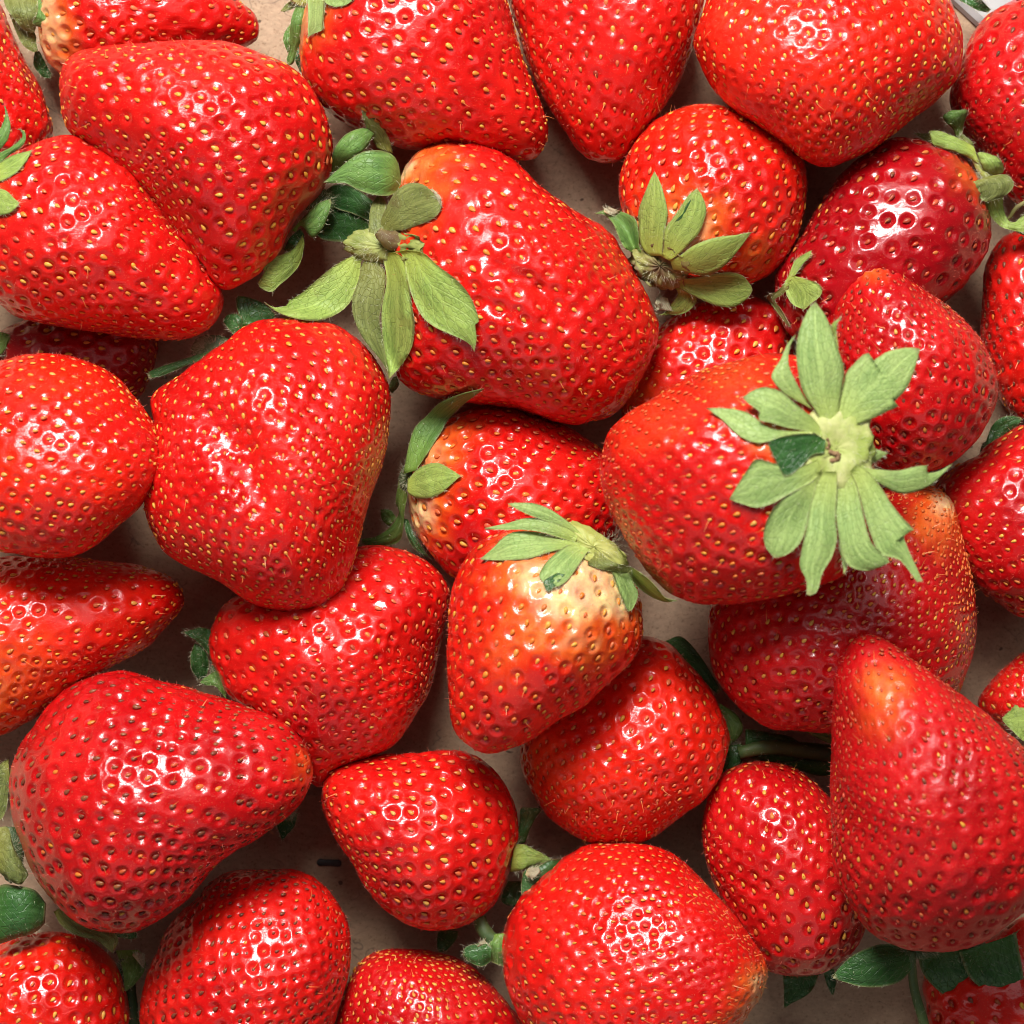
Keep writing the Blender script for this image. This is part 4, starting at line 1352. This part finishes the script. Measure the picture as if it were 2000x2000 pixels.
sepal('b2', R1, [(305, 860), (240, 955), (130, 1005), (20, 1055)], [(314, 920), (285, 1050), (220, 1130), (150, 1190), (95, 1235), (10, 1185), (70, 1130), (20, 1058)], 'light', (-60, -10, 0), drape=False, arch=8)
sepal('b2', R1, [(180, 960), (220, 880), (290, 820)], [(230, 980), (290, 930), (315, 860)], 'dark', (-60, -50, -60), drape=False)
# small glossy one
calyx('b10', R3, (520, 800), 235, 165, 0.45, hz=62, mat='brown', rough=.1)
sepal('b10', R3, [(240, 660), (180, 540), (150, 470), (80, 400), (10, 395)], [(360, 660), (355, 560), (330, 440), (270, 395), (200, 370), (140, 350), (80, 365), (10, 390)], 'mid', (4, 6, -20), arch=8)
sepal('b10', R3, [(75, 375), (90, 350), (130, 345)], [(100, 392), (160, 400), (210, 372)], 'dry', (4, 4, 0), arch=4)
sepal('b10', R3, [(370, 640), (350, 450), (355, 350), (400, 230), (440, 130), (475, 60)], [(540, 650), (560, 520), (580, 390), (570, 320), (540, 200), (510, 120), (475, 60)], 'light', (6, 12, 6), arch=6)
sepal('b10', R3, [(550, 660), (555, 520), (620, 430), (680, 340), (740, 250), (810, 190)], [(660, 720), (760, 620), (830, 540), (880, 400), (880, 330), (850, 250), (810, 190)], 'light', (6, 20, 12), arch=12)
sepal('b10', R3, [(560, 510), (620, 430), (680, 340), (740, 250), (808, 192)], [(610, 480), (690, 430), (740, 340), (780, 260), (812, 195)], 'dark', (22, 34, 24), arch=3)
sepal('b10', R3, [(680, 720), (770, 650), (880, 600), (1000, 570), (1110, 560), (1240, 535)], [(720, 850), (850, 880), (960, 850), (1060, 770), (1120, 700), (1180, 620), (1240, 535)], 'light', (6, 14, 8), arch=7)
sepal('b10', R3, [(700, 900), (830, 890), (950, 865), (1080, 855), (1170, 880), (1230, 950), (1247, 990)], [(680, 980), (830, 1060), (950, 1110), (1080, 1130), (1170, 1090), (1230, 1030), (1247, 995)], 'light', (0, 20, 10), arch=10)
sepal('b10', R3, [(660, 1020), (600, 1110), (540, 1180), (500, 1180)], [(805, 1050), (790, 1110), (720, 1170), (620, 1187), (510, 1190)], 'light', (-20, -25, -40), arch=8)
sepal('b10', R3, [(500, 1150), (485, 1080), (520, 1020)], [(612, 1160), (570, 1110), (522, 1020)], 'dry', (-20, -15, -10), arch=4)
# folded yellowish sepals above the star calyx
calyx('b14', R3, (1500, 960), 70, 60, 0, z=20, hz=8, mat='green')
sepal('b14', R3, [(1530, 880), (1570, 780), (1620, 730), (1710, 680)], [(1580, 880), (1640, 790), (1690, 740), (1714, 684)], 'light', (60, 90, 110), drape=True)
sepal('b14', R3, [(1540, 870), (1500, 940), (1520, 1040), (1570, 1110), (1650, 1145)], [(1570, 880), (1640, 900), (1740, 930), (1795, 980), (1780, 1040), (1720, 1090), (1660, 1145)], 'light', (60, 80, 60), drape=True, arch=10)
sepal('b14', R3, [(1520, 920), (1440, 1000), (1360, 1040), (1380, 1080), (1450, 1180), (1530, 1280)], [(1535, 970), (1480, 1030), (1420, 1070), (1470, 1140), (1510, 1210), (1545, 1280)], 'olive', (40, 30, 20), drape=True)
# pale star calyx
calyx('b15', R2, (868, 970), 225, 275, 0.1, z=None, hz=18, mat='star', cone=12, rough=.09)
scar('b15', R2, [(808, 905), (822, 950), (800, 975), (770, 985)], 10, 12)
scar('b15', R2, [(815, 985), (850, 1000), (878, 1005), (868, 1040), (825, 1045)], 19, 10)
Zs = (6, 6, 4)
sepal('b15', R2, [(860, 330), (830, 220), (890, 157)], [(880, 350), (867, 220), (892, 160)], 'light', (-20, -20, -10))
sepal('b15', R2, [(1070, 950), (1120, 975), (1185, 998)], [(1070, 1060), (1110, 1050), (1185, 1000)], 'pale', (-10, -20, -30))
sepal('b15', R2, [(690, 710), (560, 640), (480, 560), (465, 510), (520, 420), (560, 330), (612, 265)], [(720, 730), (640, 600), (590, 500), (570, 430), (580, 340), (616, 270)], 'pale', (4, 10, 0))
sepal('b15', R2, [(720, 860), (560, 860), (450, 840), (380, 790), (300, 740), (180, 720), (62, 718)], [(720, 890), (600, 890), (500, 910), (400, 935), (320, 920), (240, 870), (160, 790), (62, 720)], 'pale', (6, 14, 8))
sepal('b15', R2, [(720, 780), (600, 680), (530, 620), (440, 590), (370, 600), (290, 650)], [(720, 870), (560, 840), (460, 810), (380, 790), (400, 750), (320, 690), (290, 657)], 'pale', (12, 38, 36), arch=9)
sepal('b15', R2, [(740, 740), (660, 620), (625, 470), (620, 330), (650, 200), (700, 100), (735, 62)], [(880, 760), (900, 600), (915, 480), (880, 360), (850, 270), (800, 150), (735, 62)], 'pale', (10, 22, 6), arch=9)
sepal('b15', R2, [(880, 720), (920, 520), (980, 440), (1060, 370), (1075, 435), (1180, 370), (1300, 345), (1382, 350)], [(980, 830), (1100, 780), (1180, 740), (1250, 710), (1225, 680), (1300, 600), (1350, 480), (1384, 355)], 'pale', (8, 14, 0), arch=7)
sepal('b15', R2, [(1060, 1090), (1140, 1100), (1250, 1105), (1360, 1080), (1430, 1075), (1420, 1120), (1500, 1110), (1582, 1065)], [(1060, 1140), (1160, 1200), (1250, 1245), (1340, 1240), (1440, 1200), (1510, 1140), (1582, 1070)], 'pale', (4, 0, -10), arch=8)
sepal('b15', R2, [(680, 1070), (600, 1080), (480, 1060), (370, 1035), (310, 1110), (255, 1195), (205, 1280)], [(720, 1170), (560, 1260), (470, 1310), (370, 1335), (280, 1310), (205, 1285)], 'pale', (6, 12, 8), arch=7)
sepal('b15', R2, [(880, 1480), (885, 1580), (905, 1680), (910, 1745)], [(920, 1500), (935, 1600), (935, 1680), (918, 1745)], 'pale', (0, 0, 0))
sepal('b15', R2, [(690, 1170), (560, 1260), (470, 1350), (420, 1470), (425, 1570), (480, 1642)], [(740, 1190), (700, 1380), (650, 1540), (570, 1620), (490, 1645)], 'pale', (8, 12, 6), arch=8)
sepal('b15', R2, [(870, 1190), (860, 1350), (880, 1500), (900, 1620), (950, 1700), (1060, 1725), (1130, 1702)], [(990, 1190), (1050, 1450), (1090, 1560), (1180, 1640), (1195, 1670), (1135, 1705)], 'pale', (8, 16, 8), arch=8)
sepal('b15', R2, [(990, 1190), (1040, 1380), (1070, 1480), (1130, 1620), (1200, 1640), (1260, 1660), (1320, 1730), (1370, 1800), (1400, 1792)], [(1060, 1110), (1150, 1220), (1200, 1300), (1270, 1390), (1350, 1480), (1280, 1490), (1310, 1590), (1360, 1700), (1402, 1788)], 'pale', (10, 24, 10), arch=7)
sepal('b15', R2, [(740, 1190), (700, 1340), (680, 1470), (650, 1600), (640, 1700), (680, 1780), (682, 1870)], [(870, 1190), (860, 1400), (870, 1520), (840, 1640), (780, 1740), (750, 1850), (702, 1880)], 'pale', (10, 26, 20), arch=11)
sepal('b15', R2, [(730, 880), (620, 880), (520, 900), (440, 930)], [(715, 1010), (640, 1090), (550, 1145), (500, 1060), (440, 932)], 'dark', (16, 40, 46), arch=4)
# pale topped strawberry in the centre: the calyx is seen from its side
calyx('b17', R4, (1390, 990), 235, 85, 0.58, hz=34, mat='green', rough=.07)
sepal('b17', R4, [(1270, 870), (1150, 780), (1040, 735), (950, 730), (880, 735)], [(1210, 880), (1110, 840), (1000, 800), (930, 765), (880, 736)], 'pale', (20, 40, 40), arch=6)
sepal('b17', R4, [(1230, 880), (1080, 825), (980, 822), (880, 850), (745, 880)], [(1200, 940), (1080, 905), (980, 890), (870, 890), (745, 885)], 'pale', (24, 38, 20), arch=6)
sepal('b17', R4, [(1230, 950), (1060, 905), (930, 900), (860, 930), (790, 1000), (720, 1060)], [(1240, 1000), (1130, 1020), (1000, 1060), (850, 1070), (720, 1065)], 'pale', (26, 30, 10), arch=8)
sepal('b17', R4, [(1490, 1130), (1540, 1260), (1590, 1372)], [(1590, 1150), (1630, 1220), (1650, 1270), (1620, 1350), (1592, 1374)], 'pale', (6, 5, 0), arch=5)
sepal('b17', R4, [(1560, 1120), (1640, 1220), (1720, 1280), (1810, 1315), (1880, 1310)], [(1610, 1110), (1700, 1170), (1760, 1230), (1810, 1290), (1880, 1306)], 'light', (0, -10, -20), arch=6)
sepal('b17', R4, [(1095, 1190), (1100, 1230), (1115, 1255)], [(1175, 1205), (1160, 1225), (1120, 1255)], 'dark', (6, 6, 6), arch=2)
sepal('b17', R4, [(1240, 980), (1160, 1030), (1100, 1090), (1065, 1160), (1090, 1200)], [(1350, 1020), (1290, 1110), (1230, 1190), (1170, 1225), (1100, 1215)], 'pale', (34, 34, 26), arch=8)
sepal('b17', R4, [(1390, 1040), (1370, 1065), (1350, 1090), (1420, 1120), (1540, 1145)], [(1440, 1040), (1500, 1080), (1570, 1100), (1612, 1108), (1600, 1140), (1550, 1148)], 'olive', (34, 34, 26), arch=8)
# white shouldered one behind it
calyx('b16', R4, (300, 570), 55, 90, 0.35, z=30, hz=14, mat='dark')
sepal('b16', R4, [(180, 870), (140, 830), (130, 770)], [(225, 820), (190, 775), (135, 768)], 'mid', (-100, -100, -100), drape=False)
sepal('b16', R4, [(260, 820), (290, 930), (340, 1010), (420, 1055)], [(292, 830), (330, 920), (380, 1000), (425, 1060)], 'dark', (-20, 0, 0), drape=False)
sepal('b16', R4, [(240, 590), (220, 720), (240, 790), (180, 880), (100, 930), (20, 945), (20, 962)], [(290, 680), (272, 780), (265, 860), (240, 960), (120, 985), (30, 975), (20, 968)], 'mid', (30, 0, -40, -60), drape=False, arch=10)
sepal('b16', R4, [(265, 560), (290, 420), (330, 290), (400, 220), (480, 140), (600, 90), (740, 55)], [(340, 540), (420, 420), (490, 310), (530, 240), (620, 150), (740, 60)], 'mid', (30, 30, 40, 60), drape=True, arch=12)
sepal('b16', R4, [(290, 600), (340, 540), (400, 505), (470, 495), (540, 530), (602, 570)], [(290, 670), (340, 700), (400, 705), (480, 680), (550, 620), (602, 574)], 'light', (30, 60, 60), drape=True, arch=9)
# dark crimson one: frayed calyx on the shoulder
calyx('b11', R6, (560, 1340), 40, 130, -0.6, z=60, hz=14, mat='green')
sepal('b11', R6, [(350, 1100), (330, 1020), (270, 960), (250, 910), (310, 870)], [(400, 1080), (410, 980), (443, 870), (380, 866), (315, 867)], 'mid', (20, 60, 60), arch=12, drape=False)
sepal('b11', R6, [(380, 1080), (390, 1060), (400, 1050)], [(500, 1200), (480, 1120), (420, 1070)], 'olive', (40, 40, 40), drape=False)
sepal('b11', R6, [(160, 1130), (90, 1090), (20, 1050)], [(170, 1040), (100, 1050), (20, 1045)], 'olive', (40, 20, 0), drape=False)
sepal('b11', R6, [(540, 1300), (450, 1240), (330, 1190), (220, 1160), (165, 1130), (140, 1040)], [(490, 1150), (400, 1100), (300, 1060), (220, 1030), (142, 1030)], 'light', (70, 90, 80), drape=False, arch=8)
sepal('b11', R6, [(600, 1390), (560, 1320), (520, 1210), (560, 1198)], [(722, 1360), (722, 1300), (680, 1240), (590, 1205)], 'light', (50, 90, 70), arch=12, drape=False)
sepal('b11', R6, [(570, 1570), (620, 1690), (700, 1780), (800, 1812), (900, 1830)], [(720, 1530), (725, 1640), (765, 1735), (830, 1745), (900, 1700)], 'light', (60, 40, 50), drape=False, arch=8)
sepal('b11', R6, [(480, 1430), (520, 1530), (560, 1580)], [(620, 1385), (740, 1372), (803, 1430), (790, 1490), (720, 1545), (600, 1590)], 'olive', (90, 95, 85), drape=False, arch=10)
stem('b11', R6, [(600, 1500, 40), (740, 1720, 20), (820, 1640, 30), (930, 1570, 30)], (20, 16, 16, 18), 'brown')
calyx('b13', R6, (960, 1800), 60, 40, 0, z=90, hz=8, mat='dark')
sepal('b13', R6, [(960, 1640), (886, 1690), (840, 1725), (775, 1790)], [(980, 1880), (886, 1850), (820, 1820), (775, 1800)], 'light', (130, 130, 120), drape=False)
# upper left corner
calyx('b1', Q3, (250, 60), 160, 160, 0, z=0, hz=8, mat='dark')
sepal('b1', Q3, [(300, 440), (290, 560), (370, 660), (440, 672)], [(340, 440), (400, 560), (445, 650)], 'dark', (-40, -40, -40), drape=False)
sepal('b1', Q3, [(80, 120), (150, 300), (200, 390), (280, 445), (322, 440)], [(230, 200), (300, 290), (312, 380), (326, 432)], 'olive', (0, 10, 10), drape=False, arch=8)
sepal('b1', Q3, [(20, -60), (50, 60), (120, 160), (200, 250), (270, 282)], [(330, -60), (345, 60), (318, 190), (298, 272)], 'olive', (40, 50, 30), drape=False, arch=12)
sepal('b1', Q3, [(330, -20), (320, 110), (276, 200)], [(350, 0), (440, 190), (400, 235), (300, 222)], 'mid', (60, 75, 60), drape=False, arch=8)
calyx('b3', Q3, (-90, 1520), 120, 200, 0, z=60, hz=10, mat='green')
sepal('b3', Q3, [(-60, 1230), (0, 1110), (45, 1000), (38, 908)], [(-60, 1380), (0, 1285), (60, 1210), (92, 1100), (72, 1000), (44, 908)], 'mid', (30, 40, 40), arch=8)
sepal('b3', Q3, [(-60, 1350), (0, 1310), (100, 1260), (190, 1180), (180, 1122), (150, 1110)], [(-60, 1440), (0, 1400), (80, 1330), (180, 1260), (222, 1200), (210, 1130), (155, 1107)], 'mid', (30, 50, 50), arch=10)
sepal('b3', Q3, [(-60, 1420), (0, 1390), (120, 1330), (272, 1290)], [(-60, 1580), (0, 1560), (130, 1490), (220, 1390), (272, 1296)], 'light', (30, 20, 20), arch=8)
sepal('b3', Q3, [(-60, 1610), (0, 1618), (60, 1640), (120, 1700), (168, 1740)], [(-60, 1860), (0, 1847), (80, 1832), (130, 1790), (168, 1746)], 'light', (20, 14, 8), arch=8)
# top strawberry with pale sepals
calyx('b5', Q4, (700, -150), 420, 300, 0, z=40, hz=10, mat='green')
sepal('b5', Q4, [(100, 260), (250, 80), (420, -20)], [(180, 280), (450, 170), (620, -20)], 'olive', (-100, -100, -80), drape=False)
sepal('b5', Q4, [(330, 560), (190, 780), (168, 980), (270, 1250)], [(360, 640), (330, 1000), (290, 1235)], 'mid', (-60, -50, -60), drape=False)
sepal('b5', Q4, [(430, 1000), (440, 1400), (560, 1700)], [(570, 1000), (560, 1400), (605, 1700)], 'dark', (-60, -60, -60), drape=False)
sepal('b5', Q4, [(640, -100), (450, 180), (360, 420), (330, 650), (310, 950), (310, 1180), (240, 1400), (270, 1530)], [(730, -60), (695, 300), (620, 620), (600, 900), (470, 1250), (400, 1490), (290, 1535)], 'mid', (20, 40, 20, 0), drape=False, arch=10)
sepal('b5', Q4, [(720, -150), (750, 300), (750, 600), (742, 862)], [(1120, -150), (1130, 250), (1102, 500), (1100, 700), (920, 780), (752, 866)], 'pale', (60, 70, 60), drape=True, arch=6)
sepal('b5', Q4, [(1080, -200), (1150, 60), (1350, 155), (1450, 155)], [(1900, -200), (1790, 0), (1690, 90), (1550, 150)], 'pale', (60, 60, 60), drape=True, arch=6)
# behind the left big ones
calyx('b31', Q5, (1000, 900), 300, 200, 0, z=-90, hz=8, mat='dark')
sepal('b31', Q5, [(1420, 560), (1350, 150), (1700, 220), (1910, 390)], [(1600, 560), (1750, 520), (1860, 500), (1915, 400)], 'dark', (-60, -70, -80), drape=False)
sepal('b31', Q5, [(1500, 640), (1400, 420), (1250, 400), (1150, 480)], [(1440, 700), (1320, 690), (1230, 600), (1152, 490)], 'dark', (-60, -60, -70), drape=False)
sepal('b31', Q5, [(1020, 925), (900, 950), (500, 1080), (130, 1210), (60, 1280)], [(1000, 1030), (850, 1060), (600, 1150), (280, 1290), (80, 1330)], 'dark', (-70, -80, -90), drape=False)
# left of the two lobed one
calyx('b32', Q6, (330, 400), 60, 120, 0.2, z=-40, hz=8, mat='dark')
sepal('b32', Q6, [(290, 120), (200, 95), (130, 110), (68, 130)], [(290, 330), (215, 245), (170, 200), (130, 170), (70, 133)], 'dark', (-40, -30, -30), drape=False, arch=8)
sepal('b32', Q6, [(150, 210), (120, 300), (130, 400), (180, 472)], [(190, 220), (235, 280), (252, 370), (232, 450), (190, 476)], 'dark', (-50, -60, -70), drape=False, arch=8)
sepal('b32', Q6, [(350, 410), (300, 412), (240, 450), (183, 492)], [(380, 610), (350, 580), (300, 520), (240, 515), (185, 496)], 'mid', (-20, -10, -20), drape=False, arch=8)
calyx('b25', Q6, (830, 1430), 50, 50, 0, z=-60, hz=8, mat='dark')
sepal('b25', Q6, [(730, 1500), (770, 1600), (785, 1642)], [(900, 1440), (872, 1540), (820, 1600), (790, 1642)], 'dark', (-60, -70, -60), drape=False, arch=6)
# lower left
calyx('b27', Q1, (80, 700), 90, 200, 0, z=-90, hz=8, mat='dark')
sepal('b27', Q1, [(60, 10), (0, 50), (-60, 200)], [(70, 120), (44, 380), (-20, 480)], 'olive', (-60, -60, -70), drape=False)
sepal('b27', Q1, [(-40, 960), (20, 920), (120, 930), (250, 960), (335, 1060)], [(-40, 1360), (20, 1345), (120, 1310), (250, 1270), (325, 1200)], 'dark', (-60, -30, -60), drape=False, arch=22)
sepal('b27', Q1, [(-20, 505), (60, 510), (100, 650), (205, 840)], [(-20, 820), (70, 890), (150, 920), (205, 852)], 'olive', (-20, -20, -30), drape=False, arch=10)
sepal('b27', Q1, [(390, 1120), (450, 1220), (560, 1290), (700, 1330), (815, 1418)], [(430, 1090), (600, 1180), (800, 1260), (860, 1320), (818, 1415)], 'olive', (-60, -55, -60), drape=False)
sepal('b27', Q1, [(760, 1240), (820, 1290), (960, 1320)], [(900, 1230), (980, 1260), (1000, 1310)], 'dark', (-80, -80, -90), drape=False)
calyx('b26', Q1, (900, 1560), 60, 100, 0, z=-40, hz=8, mat='dark')
sepal('b26', Q1, [(840, 1400), (890, 1540), (908, 1692)], [(1000, 1395), (1050, 1450), (1052, 1540), (980, 1640), (920, 1694)], 'mid', (-60, -20, -20), drape=False, arch=12)
sepal('b26', Q1, [(960, 1430), (1000, 1410), (1050, 1440)], [(1000, 1480), (1040, 1520), (1055, 1480)], 'dry', (0, 0, -10), drape=False, arch=3)
stem('b26', Q1, [(940, 1640, -70), (950, 1760, -70), (965, 1900, -80), (975, 2050, -80)], (48, 46, 46, 46))
# bottom middle
calyx('b23', Q2, (730, 560), 60, 130, 0.2, z=-20, hz=10, mat='dark')
sepal('b23', Q2, [(700, 440), (745, 250), (750, 120), (770, 80)], [(800, 415), (850, 280), (900, 180), (952, 100), (860, 82)], 'dark', (-40, -20, -10), drape=False, arch=8)
sepal('b23', Q2, [(700, 430), (790, 430), (880, 475), (960, 515), (1056, 575)], [(660, 690), (730, 682), (800, 662), (900, 625), (1056, 580)], 'light', (-10, 10, 0), drape=False, arch=10)
sepal('b23', Q2, [(640, 780), (590, 880), (580, 970), (650, 1012)], [(760, 780), (772, 900), (782, 1000), (700, 1014)], 'dark', (-90, -90, -100), drape=False)
sepal('b23', Q2, [(170, 1250), (150, 1330), (60, 1430), (-10, 1445)], [(-10, 1230), (-30, 1300), (-30, 1400), (-15, 1444)], 'dark', (-90, -100, -100), drape=False)
calyx('b22', Q2, (640, 1420), 90, 160, 0.1, z=-60, hz=8, mat='dark')
sepal('b22', Q2, [(1260, 570), (1060, 573), (960, 610), (860, 640), (780, 690)], [(1150, 760), (1000, 790), (900, 870), (780, 985), (765, 830), (778, 692)], 'dark', (-70, -50, -40), drape=False, arch=8)
sepal('b22', Q2, [(820, 665), (860, 650), (930, 650)], [(800, 720), (870, 750), (945, 690)], 'dry', (-28, -26, -26), drape=False, arch=3)
sepal('b22', Q2, [(480, 1350), (340, 1370), (240, 1400), (214, 1470)], [(480, 1530), (390, 1582), (280, 1542), (215, 1482)], 'dark', (-60, -50, -50), drape=False, arch=14)
sepal('b22', Q2, [(490, 1280), (460, 1400), (480, 1540)], [(640, 1260), (620, 1400), (600, 1590)], 'mid', (-50, -50, -60), drape=False, arch=10)
stem('b22', Q2, [(600, 1400, -60), (470, 1310, -60), (410, 1240, -60), (370, 1130, -70)], (72, 70, 68, 64))
sepal('b22', Q2, [(350, 1400), (380, 1355), (420, 1335)], [(380, 1385), (430, 1365), (462, 1392)], 'dry', (-8, -6, -6), drape=False, arch=2)  # small white scrap, modelled as a dry sepal tip
# lower right: greenery under the tall hazy one
calyx('b18', R5, (200, 210), 40, 40, 0, z=-60, hz=8, mat='dark')
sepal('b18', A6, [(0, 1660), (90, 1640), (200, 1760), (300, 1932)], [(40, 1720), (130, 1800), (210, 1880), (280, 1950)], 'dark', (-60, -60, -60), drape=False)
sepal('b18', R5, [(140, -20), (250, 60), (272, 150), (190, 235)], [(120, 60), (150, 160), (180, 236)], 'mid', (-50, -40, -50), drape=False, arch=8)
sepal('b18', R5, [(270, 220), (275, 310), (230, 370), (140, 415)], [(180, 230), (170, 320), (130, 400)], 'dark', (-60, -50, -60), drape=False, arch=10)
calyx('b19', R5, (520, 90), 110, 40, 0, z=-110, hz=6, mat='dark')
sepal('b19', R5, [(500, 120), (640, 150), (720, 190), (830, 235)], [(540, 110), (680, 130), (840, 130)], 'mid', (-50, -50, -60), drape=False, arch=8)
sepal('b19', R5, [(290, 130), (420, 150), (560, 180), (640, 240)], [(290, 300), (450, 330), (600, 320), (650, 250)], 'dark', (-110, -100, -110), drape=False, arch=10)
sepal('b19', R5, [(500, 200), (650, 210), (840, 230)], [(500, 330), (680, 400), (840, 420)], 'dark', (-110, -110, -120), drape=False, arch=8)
stem('b19', R5, [(250, 275, -80), (400, 240, -80), (600, 255, -90), (860, 290, -90)], (40, 44, 46, 46))  # stalk's dark colour stands in for the shade in the gap
calyx('b21', R5, (640, 1560), 100, 40, 0, z=-90, hz=8, mat='dark')
sepal('b21', R5, [(505, 1540), (515, 1650), (518, 1775)], [(730, 1560), (690, 1660), (640, 1710), (570, 1745), (520, 1778)], 'dark', (-90, -80, -90), drape=False, arch=8)
sepal('b21', R5, [(745, 1550), (770, 1640), (802, 1700)], [(812, 1545), (824, 1620), (808, 1702)], 'dark', (-90, -90, -100), drape=False)
calyx('b20', R5, (1280, 1440), 150, 50, 0, z=-170, hz=8, mat='dark')
sepal('b20', R5, [(1280, 1420), (1100, 1400), (950, 1450), (860, 1520), (800, 1592)], [(1270, 1550), (1200, 1620), (1100, 1650), (980, 1652), (870, 1622), (810, 1602)], 'dark', (-170, -150, -150), drape=False, arch=12)
stem('b20', R5, [(1270, 1430, -160), (1275, 1600, -190), (1300, 1720, -200), (1350, 1900, -210)], (26, 26, 28, 30))
calyx('b35', R5, (1620, 1440), 120, 60, 0, z=20, hz=8, mat='dark')
sepal('b35', R5, [(1300, 1440), (1330, 1560), (1400, 1650), (1480, 1707), (1560, 1700), (1660, 1692)], [(1620, 1430), (1640, 1540), (1660, 1600), (1670, 1690)], 'dark', (60, 70, 40), drape=False, arch=10)
sepal('b35', R5, [(1550, 1450), (1600, 1580), (1680, 1660), (1780, 1730), (1810, 1782), (1870, 1768)], [(1885, 1340), (1905, 1450), (1928, 1600), (1922, 1700), (1880, 1772)], 'dark', (80, 95, 60), drape=False, arch=14)
sepal('b35', R5, [(1700, 1440), (1760, 1390), (1800, 1370)], [(1760, 1450), (1850, 1380), (1900, 1320)], 'olive', (70, 70, 60), drape=False)
calyx('b34', ID, (2015, 1420), 25, 25, 0, z=40, hz=8, mat='dark')
sepal('b34', ID, [(2020, 1350), (2000, 1362), (1980, 1380), (1958, 1402)], [(2030, 1455), (2000, 1448), (1980, 1430), (1958, 1408)], 'light', (70, 70, 60), drape=False, arch=6)
calyx('b33', ID, (1935, 880), 20, 20, 0, z=-60, hz=8, mat='dark')
sepal('b33', ID, [(1920, 880), (1938, 831), (1963, 813), (1993, 815)], [(1945, 890), (1965, 850), (1990, 828), (1996, 818)], 'dark', (-30, -30, -30), drape=False, arch=5)
calyx('b30', ID, (-10, 675), 20, 20, 0, z=20, hz=8, mat='dark')
sepal('b30', ID, [(-20, 645), (0, 648), (20, 654)], [(-20, 705), (5, 690), (20, 660)], 'mid', (70, 70, 60), drape=False, arch=5)
calyx('b9', R6, (560, -60), 60, 40, 0, z=-40, hz=8, mat='dark')
sepal('b9', R6, [(300, -40), (430, 30), (520, 80), (605, 97)], [(520, -40), (570, 20), (625, 75)], 'dark', (-60, -60, -60), drape=False, arch=5)

for key, C in CAL.items():
    B = BY[key]
    b = np.concatenate([h[0] for h in C['hairs']])
    d = np.concatenate([h[1] for h in C['hairs']])
    ln = np.concatenate([h[2] for h in C['hairs']])
    d /= np.linalg.norm(d, axis=1, keepdims=True)
    R = np.random.default_rng(5)
    sd = np.cross(d, R.normal(size=d.shape))
    sd /= np.linalg.norm(sd, axis=1, keepdims=True)
    Vr, Qr = ribbons(b, d, sd, ln, np.full(len(b), .22), R.normal(size=d.shape) * .3, seg=2)
    o = link('hair', mesh_from('hair', world(pic_to_floor(Vr)) - B['org'], quads=Qr), M_HAIR, C['o'])
    o['kind'] = 'stuff'

# ------------------------------------------------------------------ small things on the cardboard
m_staple = plain_material('dark_wire', (0.02, 0.02, 0.02), (0.06, 0.055, 0.05), 400, 0.6)


def bar(name, p0, p1, r, z, mat):
    """short flattened wire with rounded, slightly thicker ends"""
    n, m = 12, 16
    P = np.linspace(np.array(p0, float), np.array(p1, float), m)
    d = P[-1] - P[0]
    ln = np.linalg.norm(d)
    d /= ln
    s = np.array([-d[1], d[0]])
    V, Q = [], []
    for i in range(m):
        e = min(i, m - 1 - i)
        rr = r * (0.45, 0.95, 1.12, 1.05)[e] if e < 4 else r
        for j in range(n):
            t = 2 * math.pi * j / n
            q = P[i] + s * rr * math.cos(t)
            V.append((q[0], q[1], z + 0.45 * rr * math.sin(t)))
    for i in range(m - 1):
        for j in range(n):
            Q.append((i * n + j, (i + 1) * n + j, (i + 1) * n + (j + 1) % n, i * n + (j + 1) % n))
    V += [(*P[0], z), (*P[-1], z)]
    T = [(len(V) - 2, (j + 1) % n, j) for j in range(n)] + [(len(V) - 1, (m - 1) * n + j, (m - 1) * n + (j + 1) % n) for j in range(n)]
    Vf = pic_to_floor(np.array(V, float))
    c = world(Vf).mean(0) * np.array([1, 1, 0])
    me = mesh_from(name, world(Vf) - c, tris=np.array(T), quads=np.array(Q))
    o = link(name, me, mat)
    o.location = c
    return o


st = bar('staple', (619, 1684), (667, 1686), 6.5, 1.5, m_staple)
st['label'] = 'short dark staple pressed into the bare cardboard'
st['category'] = 'staple'

m_paper = plain_material('white_paper', (0.36, 0.36, 0.355), (0.44, 0.44, 0.43), 60, 0.6)


def slip():
    """white folded slip whose raised edge shows in the upper right gap"""
    a, b = np.array([1840.0, -40]), np.array([1960.0, 70])
    d = (b - a) / np.linalg.norm(b - a)
    s = np.array([d[1], -d[0]])
    prof = [(-22, 3), (-14, 16), (0, 24), (14, 18), (60, 14), (160, 12)]
    V, Q = [], []
    m = 14
    for i in range(m):
        p = a + (b - a) * i / (m - 1)
        for k, h in prof:
            q = p + s * k
            V.append((q[0], q[1], h + 1.2 * math.sin(i * .8)))
        for k, h in prof[::-1]:
            q = p + s * k
            V.append((q[0], q[1], h - 3 + 1.2 * math.sin(i * .8)))
    n = 2 * len(prof)
    for i in range(m - 1):
        for j in range(n):
            Q.append((i * n + j, (i + 1) * n + j, (i + 1) * n + (j + 1) % n, i * n + (j + 1) % n))
    T = []
    for j in range(1, n - 1):
        T += [(0, j, j + 1), ((m - 1) * n, (m - 1) * n + j + 1, (m - 1) * n + j)]
    Vf = pic_to_floor(np.array(V))
    c = world(Vf).mean(0) * np.array([1, 1, 0])
    o = link('paper_slip', mesh_from('paper_slip', world(Vf) - c, tris=np.array(T), quads=np.array(Q), smooth=False), m_paper)
    o.location = c
    o['label'] = 'white paper edge in the gap between two strawberries at the upper right'
    o['category'] = 'paper'


slip()
print('done %.1f s' % (time.time() - T0))
